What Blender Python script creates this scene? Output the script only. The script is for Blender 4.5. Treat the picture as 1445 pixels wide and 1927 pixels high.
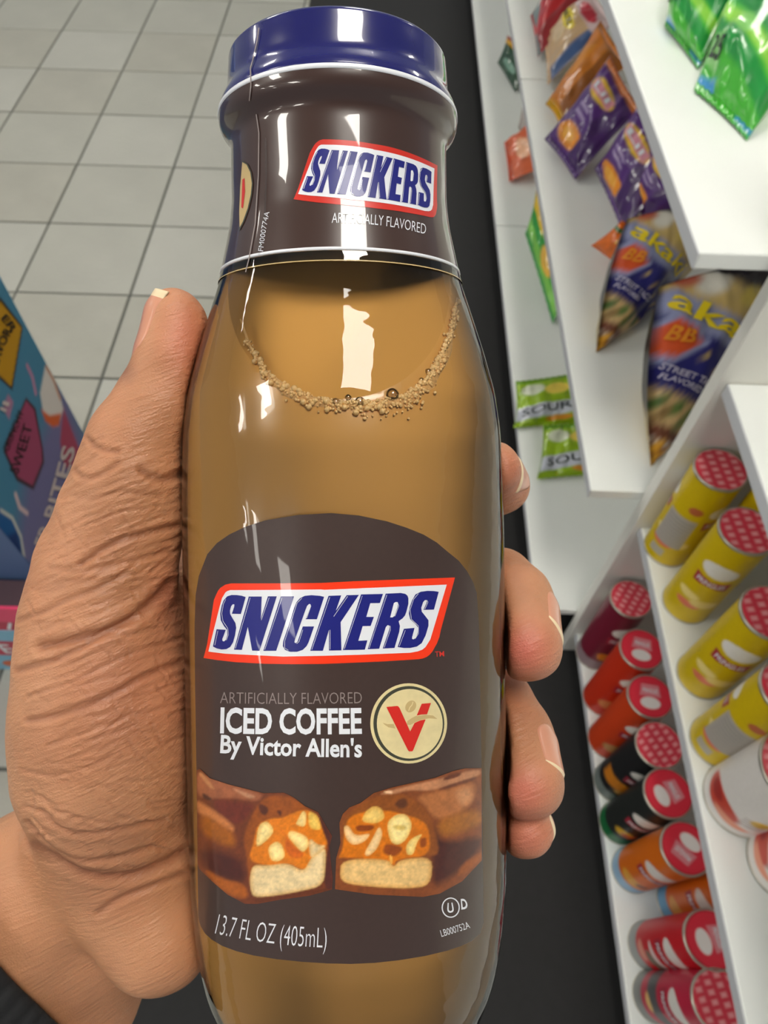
import bpy, bmesh, math
import numpy as np
from mathutils import Vector, Matrix
from mathutils.geometry import delaunay_2d_cdt
for o in list(bpy.data.objects): bpy.data.objects.remove(o)
SC = bpy.context.scene; COL = SC.collection
rng = np.random.default_rng(7)

# ------------------------------------------------------------------ camera
FPX = 1312.0; PW, PH = 1445, 1927; CAMH = 1.45
_p = math.radians(56.5); _r = 0.03
FW = np.array([0, math.cos(_p), -math.sin(_p)]); _u0 = np.array([0, math.sin(_p), math.cos(_p)]); _r0 = np.array([1.0, 0, 0])
RT = math.cos(_r)*_r0 + math.sin(_r)*_u0; UP = -math.sin(_r)*_r0 + math.cos(_r)*_u0
CAM = np.array([0, 0, CAMH])
cd = bpy.data.cameras.new('camera'); cam = bpy.data.objects.new('camera', cd); COL.objects.link(cam)
M = Matrix.Identity(4)
for i in range(3):
    M[i][0] = RT[i]; M[i][1] = UP[i]; M[i][2] = -FW[i]; M[i][3] = CAM[i]
cam.matrix_world = M
cd.sensor_fit = 'VERTICAL'; cd.sensor_height = 36; cd.sensor_width = 27; cd.lens = FPX/PH*36
cd.clip_start = 0.01; cd.clip_end = 60
cd.dof.use_dof = True; cd.dof.focus_distance = 0.128; cd.dof.aperture_fstop = 34
SC.camera = cam

# ------------------------------------------------------------------ world, exposure
w = bpy.data.worlds.new('store_surroundings'); SC.world = w; w.use_nodes = True
w.node_tree.nodes['Background'].inputs[0].default_value = (0.90, 0.95, 1.0, 1)
w.node_tree.nodes['Background'].inputs[1].default_value = 0.27
SC.view_settings.view_transform = 'Standard'; SC.view_settings.look = 'None'
SC.view_settings.gamma = 1; SC.view_settings.use_curve_mapping = False; SC.view_settings.exposure = 0.0
SC.cycles.use_denoising = True; SC.cycles.max_bounces = 8; SC.cycles.transparent_max_bounces = 16
SC.cycles.caustics_reflective = False; SC.cycles.caustics_refractive = False; SC.cycles.sample_clamp_indirect = 6

# ------------------------------------------------------------------ mapping helpers
def ray(px, py): return FW + RT*(px-722.5)/FPX - UP*(py-963.5)/FPX
def at_z(px, py, z):
    d = ray(px, py); return CAM + d*((z-CAMH)/d[2])
def at_x(px, py, x):
    d = ray(px, py); return CAM + d*(x/d[0])
def at_d(px, py, dep): return CAM + ray(px, py)*dep
def to_px(P):
    q = np.asarray(P)-CAM; d = q@FW
    return 722.5+FPX*(q@RT)/d, 963.5-FPX*(q@UP)/d, d
def cw(x, y, dep): return CAM + RT*x + UP*y + FW*dep       # camera coordinates to world
def lin(c):
    c = np.asarray(c, float)/255.0
    return np.where(c <= 0.04045, c/12.92, ((c+0.055)/1.055)**2.4)

# ------------------------------------------------------------------ materials
def mat(name, rgb=(200,200,200), rough=0.5, coat=0.0, noise=0.0, nscale=40, bump=0.0, bscale=200, vcol=False,
        metal=0.0, sss=0.0, emis=0.0, coat_rough=0.03, spec=0.5):
    m = bpy.data.materials.new(name); m.use_nodes = True; nt = m.node_tree; b = nt.nodes['Principled BSDF']
    L = nt.links.new
    b.inputs['Roughness'].default_value = rough; b.inputs['Metallic'].default_value = metal
    b.inputs['Coat Weight'].default_value = coat; b.inputs['Coat Roughness'].default_value = coat_rough
    b.inputs['Specular IOR Level'].default_value = spec
    c = (*lin(rgb), 1)
    if vcol:
        a = nt.nodes.new('ShaderNodeAttribute'); a.attribute_name = 'Col'; src = a.outputs['Color']
    else:
        a = nt.nodes.new('ShaderNodeRGB'); a.outputs[0].default_value = c; src = a.outputs[0]
    if noise > 0:
        tc = nt.nodes.new('ShaderNodeTexCoord'); n = nt.nodes.new('ShaderNodeTexNoise'); n.inputs['Scale'].default_value = nscale
        n.inputs['Detail'].default_value = 5; L(tc.outputs['Object'], n.inputs['Vector'])
        mr = nt.nodes.new('ShaderNodeMapRange'); mr.inputs[1].default_value = .25; mr.inputs[2].default_value = .75
        mr.inputs[3].default_value = 1-noise; mr.inputs[4].default_value = 1+noise; L(n.outputs['Fac'], mr.inputs[0])
        mx = nt.nodes.new('ShaderNodeVectorMath'); mx.operation = 'SCALE'; L(src, mx.inputs[0]); L(mr.outputs[0], mx.inputs['Scale'])
        src = mx.outputs[0]
    L(src, b.inputs['Base Color'])
    if bump > 0:
        tc = nt.nodes.new('ShaderNodeTexCoord'); n = nt.nodes.new('ShaderNodeTexNoise'); n.inputs['Scale'].default_value = bscale
        n.inputs['Detail'].default_value = 6; L(tc.outputs['Object'], n.inputs['Vector'])
        bp = nt.nodes.new('ShaderNodeBump'); bp.inputs['Strength'].default_value = bump; bp.inputs['Distance'].default_value = 0.3/bscale
        L(n.outputs['Fac'], bp.inputs['Height']); L(bp.outputs[0], b.inputs['Normal'])
        m['_bump'] = 1
    if sss > 0:
        b.inputs['Subsurface Weight'].default_value = sss; b.inputs['Subsurface Radius'].default_value = (1, .35, .2)
        b.inputs['Subsurface Scale'].default_value = 0.003
    if emis > 0:
        L(src, b.inputs['Emission Color']); b.inputs['Emission Strength'].default_value = emis
    return m

MT = dict(
    tile=mat('floor_tile', (160,160,151), .42, noise=.07, nscale=5, bump=.25, bscale=60),
    grout=mat('grout', (92,94,90), .8, noise=.1),
    mat=mat('rubber_mat', (24,24,25), .75, noise=.15, nscale=60, bump=.5, bscale=300),
    shelf=mat('white_laminate', (242,245,242), .38, noise=.012, nscale=8, bump=.05, bscale=300),
    shelf_edge=mat('pale_edging', (206,208,212), .45),
    panel=mat('cream_panel', (230,228,220), .4, noise=.03, nscale=5),
    black=mat('black_plinth', (24,23,24), .7),
    cap=mat('blue_cap', (18,20,100), .22, coat=1),
    white=mat('white_print', (236,238,244), .35, coat=.6),
    sleeve=mat('brown_film', (62,40,34), .3, coat=1, coat_rough=.025),
    label=mat('brown_label', (64,47,42), .4, coat=.3, noise=.05, nscale=900),
    red=mat('orange_red_print', (255,56,4), .35, coat=.5),
    red2=mat('red_print', (214,40,22), .35, coat=1),
    navy=mat('navy_print', (18,24,122), .4, coat=.3),
    greyp=mat('grey_print', (150,136,132), .35, coat=.5),
    cream=mat('cream_print', (232,214,160), .35, coat=.5, noise=.07, nscale=500),
    olive=mat('dark_green_print', (66,66,52), .35, coat=.5),
    tan=mat('tan_print', (205,178,122), .35, coat=.5),
    vred=mat('v_red_print', (216,38,26), .35, coat=.5),
    choc=mat('bar_picture', vcol=True, rough=.4, coat=.3, noise=.06, nscale=1500),
    coffee=mat('milk_coffee', (212,158,84), .25, sss=.0, noise=.02, nscale=30),
    foam=mat('foam', (242,202,138), .18, coat=.6),
    skin=mat('skin', vcol=True, rough=.46, noise=.07, nscale=140, bump=.0, sss=.12),
    nail=mat('nail_plate', (212,148,120), .28, coat=.3, sss=.05),
    nail_edge=mat('nail_edge', (236,214,176), .4),
    knit=mat('black_knit', (26,26,28), .9, bump=.6, bscale=900),
    bag=mat('printed_foil', vcol=True, rough=.30, coat=.5, noise=.04, nscale=90),
    can=mat('printed_can', vcol=True, rough=.4, noise=.03, nscale=200),
    rim=mat('can_rim', (196,190,176), .3, metal=.8),
    lid=mat('can_lid', vcol=True, rough=.32, coat=.3),
    carton=mat('printed_carton', vcol=True, rough=.5),
    light=mat('light_diffuser', (255,250,240), .5, emis=19.5),
    ceil=mat('ceiling_board', (226,226,222), .8),
    lamp_frame=mat('lamp_frame', (220,220,220), .4),
)
MT['light'].node_tree.nodes['Principled BSDF'].inputs['Base Color'].default_value = (.8,.8,.8,1)
def thin_glass(name, tint=(1,1,1), extra=0.0):
    m = bpy.data.materials.new(name); m.use_nodes = True; nt = m.node_tree; nt.nodes.clear(); L = nt.links.new
    out = nt.nodes.new('ShaderNodeOutputMaterial'); t = nt.nodes.new('ShaderNodeBsdfTransparent'); t.inputs[0].default_value = (*tint, 1)
    g = nt.nodes.new('ShaderNodeBsdfGlossy'); g.inputs['Roughness'].default_value = .015
    fr = nt.nodes.new('ShaderNodeFresnel'); fr.inputs[0].default_value = 1.5
    n = nt.nodes.new('ShaderNodeTexNoise'); n.inputs['Scale'].default_value = 130; n.inputs['Detail'].default_value = 2
    tc = nt.nodes.new('ShaderNodeTexCoord'); L(tc.outputs['Object'], n.inputs['Vector'])
    bp = nt.nodes.new('ShaderNodeBump'); bp.inputs['Strength'].default_value = .25; bp.inputs['Distance'].default_value = .0006
    L(n.outputs['Fac'], bp.inputs['Height']); L(bp.outputs[0], g.inputs['Normal'])
    ad = nt.nodes.new('ShaderNodeMath'); ad.operation = 'ADD'; ad.use_clamp = True; ad.inputs[1].default_value = extra
    L(fr.outputs[0], ad.inputs[0]); mx = nt.nodes.new('ShaderNodeMixShader'); L(ad.outputs[0], mx.inputs[0])
    L(t.outputs[0], mx.inputs[1]); L(g.outputs[0], mx.inputs[2]); L(mx.outputs[0], out.inputs[0])
    return m
MT['glass'] = thin_glass('clear_glass', (.985,.975,.96), .0)
MT['film'] = thin_glass('clear_film', (.97,.97,.97), .02); MT['bubble'] = thin_glass('bubble_skin', (.93,.88,.78), .16)
# skin: fine criss-cross relief
def skin_relief():
    nt = MT['skin'].node_tree; L = nt.links.new; b = nt.nodes['Principled BSDF']; tc = nt.nodes.new('ShaderNodeTexCoord')
    cx = nt.nodes.new('ShaderNodeCombineXYZ'); ca_, sa_ = math.cos(.38), math.sin(.38)
    for k, (ax, f) in enumerate(((RT*ca_+UP*sa_, 170), (-RT*sa_+UP*ca_, 1250), (FW, 500))):
        dt = nt.nodes.new('ShaderNodeVectorMath'); dt.operation = 'DOT_PRODUCT'; dt.inputs[1].default_value = tuple(ax*f); L(tc.outputs['Object'], dt.inputs[0]); L(dt.outputs['Value'], cx.inputs[k])
    n = nt.nodes.new('ShaderNodeTexNoise'); n.inputs['Scale'].default_value = 1; n.inputs['Detail'].default_value = 4; L(cx.outputs[0], n.inputs[0])
    v = nt.nodes.new('ShaderNodeTexVoronoi'); v.feature = 'DISTANCE_TO_EDGE'; v.inputs['Scale'].default_value = 1500; L(tc.outputs['Object'], v.inputs[0])
    mv = nt.nodes.new('ShaderNodeMath'); mv.operation = 'MULTIPLY'; mv.inputs[1].default_value = .35; L(v.outputs[0], mv.inputs[0])
    ad = nt.nodes.new('ShaderNodeMath'); ad.operation = 'ADD'; L(n.outputs['Fac'], ad.inputs[0]); L(mv.outputs[0], ad.inputs[1])
    bp = nt.nodes.new('ShaderNodeBump'); bp.inputs['Strength'].default_value = .75; bp.inputs['Distance'].default_value = .00045
    L(ad.outputs[0], bp.inputs['Height']); L(bp.outputs[0], b.inputs['Normal'])
skin_relief()

# ------------------------------------------------------------------ object helpers
def org(parent):
    o = parent; v = np.zeros(3)
    while o is not None: v += np.array(o.location); o = o.parent
    return v
def link(name, me, m, parent=None, smooth=False, loc=None):
    o = bpy.data.objects.new(name, me); COL.objects.link(o)
    if m is not None and not me.materials: me.materials.append(m)
    if smooth: me.polygons.foreach_set('use_smooth', [True]*len(me.polygons))
    if parent is not None: o.parent = parent
    if loc is not None: o.location = loc
    return o
def mk(name, V, Fc, m, parent=None, smooth=False, col=None, local=False):
    V = np.asarray(V, float)
    if not local and parent is not None: V = V-org(parent)
    me = bpy.data.meshes.new(name); me.from_pydata(V.tolist(), [], [tuple(int(i) for i in f) for f in Fc]); me.update()
    if col is not None:
        at = me.color_attributes.new('Col', 'FLOAT_COLOR', 'POINT')
        c = np.ones((len(V), 4), np.float32); c[:, :3] = col; at.data.foreach_set('color', c.ravel())
    return link(name, me, m, parent, smooth)
def tag(o, label=None, cat=None, group=None, kind=None):
    if label: o['label'] = label
    if cat: o['category'] = cat
    if group: o['group'] = group
    if kind: o['kind'] = kind
    return o
def empty(name, loc): 
    o = bpy.data.objects.new(name, None); COL.objects.link(o); o.location = Vector(loc); o.empty_display_size = .02; return o
def box_mesh(name, a, b, bev=0.0, seg=2):
    bm = bmesh.new(); a = np.array(a, float); b = np.array(b, float)
    bmesh.ops.create_cube(bm, size=1, matrix=Matrix.Translation(Vector((a+b)/2)) @ Matrix.Diagonal((*(b-a), 1)))
    if bev > 0: bmesh.ops.bevel(bm, geom=bm.edges[:], offset=bev, segments=seg, affect='EDGES', profile=.5)
    me = bpy.data.meshes.new(name); bm.to_mesh(me); bm.free(); return me
def box(name, a, b, m, parent=None, bev=0.0):
    if parent is not None: a = np.array(a)-org(parent); b = np.array(b)-org(parent)
    return link(name, box_mesh(name, a, b, bev), m, parent)

# ------------------------------------------------------------------ numpy painting
def sdpoly(P, poly):
    poly = np.asarray(poly, float); A = poly; B = np.roll(poly, -1, 0)
    d2 = np.full(len(P), 1e18); ins = np.zeros(len(P), bool)
    for a, b in zip(A, B):
        e = b-a; q = P-a; t = np.clip((q@e)/(e@e+1e-12), 0, 1); r = q-t[:, None]*e; d2 = np.minimum(d2, (r*r).sum(1))
        c = (a[1] > P[:, 1]) != (b[1] > P[:, 1])
        xi = a[0]+(P[:, 1]-a[1])*(b[0]-a[0])/((b[1]-a[1]) if b[1] != a[1] else 1e-12)
        ins ^= c & (P[:, 0] < xi)
    d = np.sqrt(d2); return np.where(ins, -d, d)
def dline(P, pts):
    pts = np.asarray(pts, float); d2 = np.full(len(P), 1e18)
    for a, b in zip(pts[:-1], pts[1:]):
        e = b-a; q = P-a; t = np.clip((q@e)/(e@e+1e-12), 0, 1); r = q-t[:, None]*e; d2 = np.minimum(d2, (r*r).sum(1))
    return np.sqrt(d2)
def ell(cx, cy, rx, ry, rot=0, n=20):
    t = np.linspace(0, 2*np.pi, n, endpoint=False); c, s = math.cos(rot), math.sin(rot)
    x = rx*np.cos(t); y = ry*np.sin(t); return np.stack([cx+c*x-s*y, cy+s*x+c*y], 1)
def paint(C, P, poly, rgb, soft=1.0, alpha=1.0):
    a = np.clip(.5-sdpoly(P, poly)/soft, 0, 1)[:, None]*alpha; C[:] = C*(1-a)+lin(rgb)*a
def stroke(C, P, pts, wd, rgb, soft=1.0, alpha=1.0):
    a = np.clip(.5-(dline(P, pts)-wd/2)/soft, 0, 1)[:, None]*alpha; C[:] = C*(1-a)+lin(rgb)*a
def vnoise(P, s, seed=0):
    P = np.asarray(P, float)*s; D = P.shape[1]; i = np.floor(P).astype(int); f = P-i; f = f*f*(3-2*f); out = 0
    for k in range(2**D):
        off = np.array([(k >> j) & 1 for j in range(D)]); q = i+off
        h = np.zeros(len(P), np.int64)+seed*7919
        for j in range(D): h = (h*73856093) ^ (q[:, j].astype(np.int64)*[19349663, 83492791, 49979687][j])
        h = (h ^ (h >> 13))*1274126177; v = ((h & 0xffff)/65535.0)
        wt = np.prod(np.where(off, f, 1-f), axis=1); out = out+v*wt
    return out

# ------------------------------------------------------------------ 2-D meshes: filled polygons and text
def fill2d(poly, step=None, holes=()):
    pts = [tuple(p) for p in poly]; edges = [(i, (i+1) % len(pts)) for i in range(len(pts))]; n0 = len(pts)
    if step:
        P = np.asarray(poly, float); lo, hi = P.min(0), P.max(0)
        gx, gy = np.meshgrid(np.arange(lo[0]+step/2, hi[0], step), np.arange(lo[1]+step/2, hi[1], step)); G = np.stack([gx.ravel(), gy.ravel()], 1)
        G = G[sdpoly(G, P) < -step*.3]
        pts2 = []; 
        for i in range(n0):
            a = np.array(pts[i]); b = np.array(pts[(i+1) % n0]); k = max(1, int(np.linalg.norm(b-a)/step))
            for j in range(k): pts2.append(tuple(a+(b-a)*j/k))
        pts = pts2; edges = [(i, (i+1) % len(pts)) for i in range(len(pts))]
        pts += [tuple(g) for g in G]
    r = delaunay_2d_cdt([Vector(p) for p in pts], edges, [], 1, 1e-6)
    V = np.array([(v.x, v.y) for v in r[0]]); F = [f if True else f for f in r[2]]
    return V, F
_tc = {}
def text2d(s, bold=0.0, space=1.0):
    k = (s, bold, space)
    if k in _tc: return _tc[k]
    cu = bpy.data.curves.new('t', 'FONT'); cu.body = s; cu.offset = bold; cu.space_character = space; cu.resolution_u = 3
    o = bpy.data.objects.new('t', cu); COL.objects.link(o); dg = bpy.context.evaluated_depsgraph_get(); e = o.evaluated_get(dg)
    me = e.to_mesh(); V = np.array([v.co[:2] for v in me.vertices]); F = [tuple(p.vertices) for p in me.polygons]; e.to_mesh_clear()
    bpy.data.objects.remove(o); bpy.data.curves.remove(cu)
    V = V.copy(); V[:, 0] -= V[:, 0].min(); V[:, 0] /= V[:, 0].max(); V[:, 1] /= .70
    _tc[k] = (V, F); return _tc[k]
def text_on(s, p0, pm, p1, h, bold=0.0, space=1.0, slant=0.0, up=None, yup=False):
    """text along a quadratic base line p0-pm-p1 (pixels), letters h high"""
    V, F = text2d(s, bold, space); p0, pm, p1 = [np.array(p, float) for p in (p0, pm, p1)]
    c = 2*pm-(p0+p1)/2; t = V[:, 0:1]; B = (1-t)**2*p0+2*t*(1-t)*c+t*t*p1
    T = 2*(1-t)*(c-p0)+2*t*(p1-c); T /= np.linalg.norm(T, axis=1, keepdims=True)
    N = np.stack([T[:, 1], -T[:, 0]], 1) if up is None else np.tile(np.array(up, float), (len(V), 1))
    if yup: N = -N
    return B+N*h*V[:, 1:2]+T*slant*h*V[:, 1:2], F

# ================================================================== SETTING
PITCH = .355; X0T = -.81; Y0T = .32
floor = box('floor', (-2.7, -1.4, -.05), (1.3, 4.8, -.004), MT['grout']); tag(floor, 'light grey square ceramic tile floor with darker grout', kind='structure')
tm = box_mesh('tile', (0.004, 0.004, -.008), (PITCH-.004, PITCH-.004, 0.0), .0015, 1); tm.materials.append(MT['tile'])
tm2 = tm.copy(); tm2.materials.clear(); tm2.materials.append(mat('floor_tile_pale', (166,166,158), .4, noise=.07, nscale=4, bump=.25, bscale=60))
tm3 = tm.copy(); tm3.materials.clear(); tm3.materials.append(mat('floor_tile_warm', (157,156,146), .45, noise=.08, nscale=6, bump=.25, bscale=60))
for i in range(-5, 2):
    for j in range(-4, 13):
        o = bpy.data.objects.new('tile', [tm, tm2, tm3][rng.integers(3)]); COL.objects.link(o); o.parent = floor
        o.location = (X0T+i*PITCH, Y0T+j*PITCH, float(rng.uniform(-.0006, .0006)))
mt = box('floor_mat', (-.43, -1.35, 0), (.70, 4.7, .004), MT['mat'], bev=.0015)
tag(mt, 'long black rubber floor mat running under the white shelves', 'mat')

ceiling = box('ceiling', (-7, -6, 3.02), (7, 9, 3.06), MT['ceil']); tag(ceiling, kind='structure')
def lamp(x, y):
    r = empty('ceiling_light', (x, y, 3.0)); tag(r, 'flat rectangular ceiling light panel above the shop floor', 'light', 'ceiling light panels')
    for a, b in (((-.32,-.34),(.32,-.32)), ((-.32,.32),(.32,.34)), ((-.32,-.32),(-.30,.32)), ((.30,-.32),(.32,.32))):
        link('frame', box_mesh('frame', (*a, -.02), (*b, .02)), MT['lamp_frame'], r)
    link('diffuser', box_mesh('diffuser', (-.30,-.32,-.008), (.30,.32,.0)), MT['light'], r)
for (x, y) in [(.34,-.03),(.34,2.4),(.34,4.8),(-2.05,-2.4),(-2.05,-.15),(-2.05,2.4),(-2.05,4.8),(2.7,2.4),(-4.4,-.1),(-4.4,-2.4),(-4.4,2.4),(-6.4,-2.4),(-6.4,-4.8)]: lamp(x, y)

# ---- shelving
CX0 = .32; CB = .74; CY0 = .632
SA, SB, SCZ = .15, .573, 1.0
unit = empty('chip_shelving_unit', (CX0, CY0, 0)); tag(unit, 'white open shelving unit stacked with bags of chips, beyond the can shelves', 'shelving unit')
for z in (SA, SB, SCZ):
    for (ya, yb) in ((CY0, 1.93), (1.936, 4.3)):
        s = box('shelf', (CX0, ya, z-.020), (CB, yb, z), MT['shelf'], unit, .002)
        box('edge_strip', (CX0-.0015, ya, z-.019), (CX0, yb, z-.001), MT['shelf_edge'], unit)
box('back_panel', (CB, CY0, .0), (CB+.02, 4.3, 1.35), MT['panel'], unit)
box('plinth', (CX0+.06, CY0+.02, .004), (CB-.01, 4.3, SA-.02), MT['black'], unit)
KX0 = .412; KB = .78; KY1 = .606
SD, SE, SF = .097, .514, .84
unit2 = empty('can_shelving_unit', (KX0, -.7, 0)); tag(unit2, 'white open shelving unit holding tall snack cans, in front of the chip shelves', 'shelving unit')
for z in (SD, SE, SF):
    s = box('shelf', (KX0, -.7, z-.020), (KB, KY1-.001, z), MT['shelf'], unit2, .002)
    box('edge_strip', (KX0-.0015, -.7, z-.019), (KX0, KY1-.001, z-.001), MT['shelf_edge'], unit2)
box('side_panel', (KX0-.012, KY1, .004), (KB+.02, KY1+.022, 1.35), MT['panel'], unit2, .0015)
box('back_panel', (KB, -.7, 0.004), (KB+.02, KY1-.001, 1.2), MT['panel'], unit2)
box('plinth', (KX0+.05, -.68, .004), (KB-.01, KY1-.002, SD-.02), MT['black'], unit2)

# ================================================================== BOTTLE
_t = math.atan(173/FPX)
# axis in camera coordinates (x right, y up, d depth); foot of the perpendicular at pixel row 790
D0 = .1512
FOOT = np.array([(646-722.5)/FPX*D0, (963.5-790)/FPX*D0, D0])
AX = np.array([-.0075, math.cos(_t), -math.sin(_t)]); AX /= np.linalg.norm(AX)
SIL = [(122,197),(150,199.5),(180,200.5),(190,204),(200,212),(214,216.5),(229,217.5),(247,215.5),(259,208),(268,199),(280,195.5),(384,196),(430,201),(463,208),(528,222),(598,245),(664,266),(737,286),
       (810,296),(905,300),(1011,301.5),(1150,302),(1300,302.5),(1520,303),(1657,301),(1720,296),(1770,290),(1815,281),(1862,262),(1905,235),(1945,200),(1975,160)]
def vr(y, wpx):
    xc = 641+.0075*(y-200)
    d = np.array([(xc+wpx-722.5)/FPX, (963.5-y)/FPX, 1.0]); w0 = -FOOT
    a, b, c = d@d, d@AX, AX@AX; dd, e = d@w0, AX@w0; den = a*c-b*b
    s = (b*e-c*dd)/den; v = (a*e-b*dd)/den; return v, np.linalg.norm(w0+s*d-v*AX)
PR = np.array(sorted(vr(y, wp) for y, wp in SIL))          # (v, r) from bottom to top
VB = PR[0, 0]; 
RV = lambda v: np.interp(v, PR[:, 0], PR[:, 1])
_fine = np.linspace(PR[0, 0], PR[-1, 0], 500); _rf = RV(_fine)
_k = np.exp(-np.linspace(-2, 2, 13)**2); _k /= _k.sum(); _pad = np.concatenate([[_rf[0]]*6, _rf, [_rf[-1]]*6])
_rs = np.convolve(_pad, _k, 'valid')
VN = vr(330, 195)[0]
_rs = np.where(_fine > VN-.004, np.convolve(np.concatenate([[_rf[0]]*2, _rf, [_rf[-1]]*2]), np.ones(5)/5, 'valid'), _rs)
RS = lambda v: np.interp(v, _fine, _rs)
E1 = np.cross(AX, [0, 0, -1.0]); E1 /= np.linalg.norm(E1); E2 = np.cross(E1, AX)   # E1 across, E2 toward the viewer-ish
if E1[0] < 0: E1 = -E1
if E2[2] > 0: E2 = -E2
def cyl(v, th, r):      # th=0 faces the camera
    P = FOOT+np.outer(v, AX)+(r*np.sin(th))[:, None]*E1+(r*np.cos(th))[:, None]*E2
    return CAM+np.outer(P[:, 0], RT)+np.outer(P[:, 1], UP)+np.outer(P[:, 2], FW)
def lathe(vs, rs, n=96, close=True):
    vs = np.asarray(vs); rs = np.asarray(rs); m = len(vs); th = np.linspace(0, 2*np.pi, n, endpoint=False)
    V = cyl(np.repeat(vs, n), np.tile(th, m), np.repeat(rs, n)); F = []
    for i in range(m-1):
        for j in range(n):
            k = (j+1) % n; F.append((i*n+j, i*n+k, (i+1)*n+k, (i+1)*n+j))
    if close: F.append(tuple(range(n))[::-1]); F.append(tuple((m-1)*n+j for j in range(n)))
    return V, F
def onto(P2, off=0.0):
    """pixel positions to the bottle's own surface (nearest side)"""
    P2 = np.asarray(P2, float); d = np.stack([(P2[:, 0]-722.5)/FPX, (963.5-P2[:, 1])/FPX, np.ones(len(P2))], 1)
    w0 = -FOOT; b = d@AX; a = (d*d).sum(1); dd = d@w0; e = AX@w0; den = a-b*b; tc = (b*e-dd)/den
    lo = tc-.06; hi = tc.copy()
    for _ in range(36):
        m = (lo+hi)/2; P = m[:, None]*d-FOOT; v = P@AX; r = np.linalg.norm(P-np.outer(v, AX), axis=1)
        g = r-(RS(v)+off); lo = np.where(g > 0, m, lo); hi = np.where(g > 0, hi, m)
    P = hi[:, None]*d
    return CAM+np.outer(P[:, 0], RT)+np.outer(P[:, 1], UP)+np.outer(P[:, 2], FW)
VTOP = PR[-1, 0]
base_w = cyl(np.array([VB]), np.array([0.]), np.array([0.]))[0]
bottle = empty('coffee_bottle', base_w)
tag(bottle, 'glass bottle of milky iced coffee with blue cap and brown label, held in the hand', 'bottle')
# glass shell
VSH = vr(312, 195)[0]
vs = np.linspace(VB, VTOP-.012, 150); rs = RS(vs).copy()
bv = [VB-.0012, VB-.0022, VB-.0018]; br = [RS(VB)-.0035, RS(VB)-.0075, .004]
vv = np.concatenate([bv[::-1], vs]); rr = np.concatenate([br[::-1], rs])
g = mk('glass_body', *lathe(vv, rr, 128), MT['glass'], bottle, True)
# coffee, cut level with the world horizon
vi = np.concatenate([np.linspace(VB+.0026, VTOP-.016, 120)]); ri = RS(vi)-.0011
k0 = vi < VB+.022; ri[k0] -= .0016*((VB+.022-vi[k0])/.0194)**1.5
Vc, Fc = lathe(vi, ri, 128)
bm = bmesh.new(); bvs = [bm.verts.new(p) for p in (Vc-np.array(base_w))]
for f in Fc: bm.faces.new([bvs[i] for i in f])
pl = onto([(645, 752)], -.001)[0]-np.array(base_w)
r_ = bmesh.ops.bisect_plane(bm, geom=bm.verts[:]+bm.edges[:]+bm.faces[:], plane_co=Vector(pl), plane_no=Vector((0, 0, 1)), clear_outer=True)
ed = [x for x in r_['geom_cut'] if isinstance(x, bmesh.types.BMEdge)]
nf = bmesh.ops.holes_fill(bm, edges=ed, sides=0)['faces']
for f in bm.faces: f.smooth = f not in nf
me = bpy.data.meshes.new('coffee'); bm.normal_update(); bm.to_mesh(me); bm.free(); link('coffee', me, MT['coffee'], bottle)
MT['coffee'].node_tree.nodes['Principled BSDF'].inputs['Coat Weight'].default_value = .35
# cap
VCW = vr(227, 217)[0]                    # white ring line height
vc = np.linspace(VCW+.0009, VTOP, 40); rc = RS(vc)+.0001
vc2 = np.concatenate([vc, [VTOP+.0006, VTOP+.0012, VTOP+.0014]]); rc2 = np.concatenate([rc, [rc[-1]-.0006, rc[-1]-.002, .002]])
cap = mk('cap', *lathe(vc2, rc2, 128), MT['cap'], bottle, True); cap['label'] = 'shiny dark blue screw cap'
vw = np.array([VCW-.0001, VCW, VCW+.0008, VCW+.0009]); mk('cap_trim', *lathe(vw, RS(vw)+np.array([0, .0003, .0003, 0]), 128, False), MT['white'], bottle, True)
# brown printed film on the neck, clear film below it and over the cap
VL = (onto([(640, 466)])[0]-CAM); VL = np.array([VL@RT, VL@UP, VL@FW])-FOOT; VL = VL@AX
vs = np.linspace(VL, VCW, 60); mk('neck_sleeve', *lathe(vs, RS(vs)+.0002, 128, False), MT['sleeve'], bottle, True)
vs = np.array([VL-.0005, VL-.0004, VL+.0001, VL+.0002]); wl = mk('sleeve_line', *lathe(vs, RS(vs)+np.array([0, .00035, .00035, 0]), 128, False), MT['white'], bottle, True)
vs = np.linspace(VL-.0022, VL, 6); mk('sleeve_hem', *lathe(vs, RS(vs)+.0002, 128, False), MT['film'], bottle, True)
vs = np.array([VL-.0024, VL-.0022]); mk('hem_edge', *lathe(vs, RS(vs)+.00025, 128, False), MT['tan'], bottle, True)
# shrink seam, a fine raised line down the left side
for pts in ([(487,52),(484,75),(476,110),(471,128),(472,160),(469,190)], [(482,215),(487,250),(486,330),(480,420),(468,488),(462,512)], [(500,260),(501,330),(498,420),(487,480)]):
    P = []; F = []
    for i in range(len(pts)-1):
        for t in np.linspace(0, 1, 6, endpoint=(i == len(pts)-2)): P.append(np.array(pts[i])*(1-t)+np.array(pts[i+1])*t)
    P = np.array(P); n = len(P); A = onto(P-[1.0, 0], .0004); B = onto(P+[1.0, 0], .0004); V = np.concatenate([A, B])
    mk('film_seam', V, [(i, i+1, n+i+1, n+i) for i in range(n-1)], MT['film'] if pts[0][0] == 500 else MT['greyp'], bottle, True)

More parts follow.
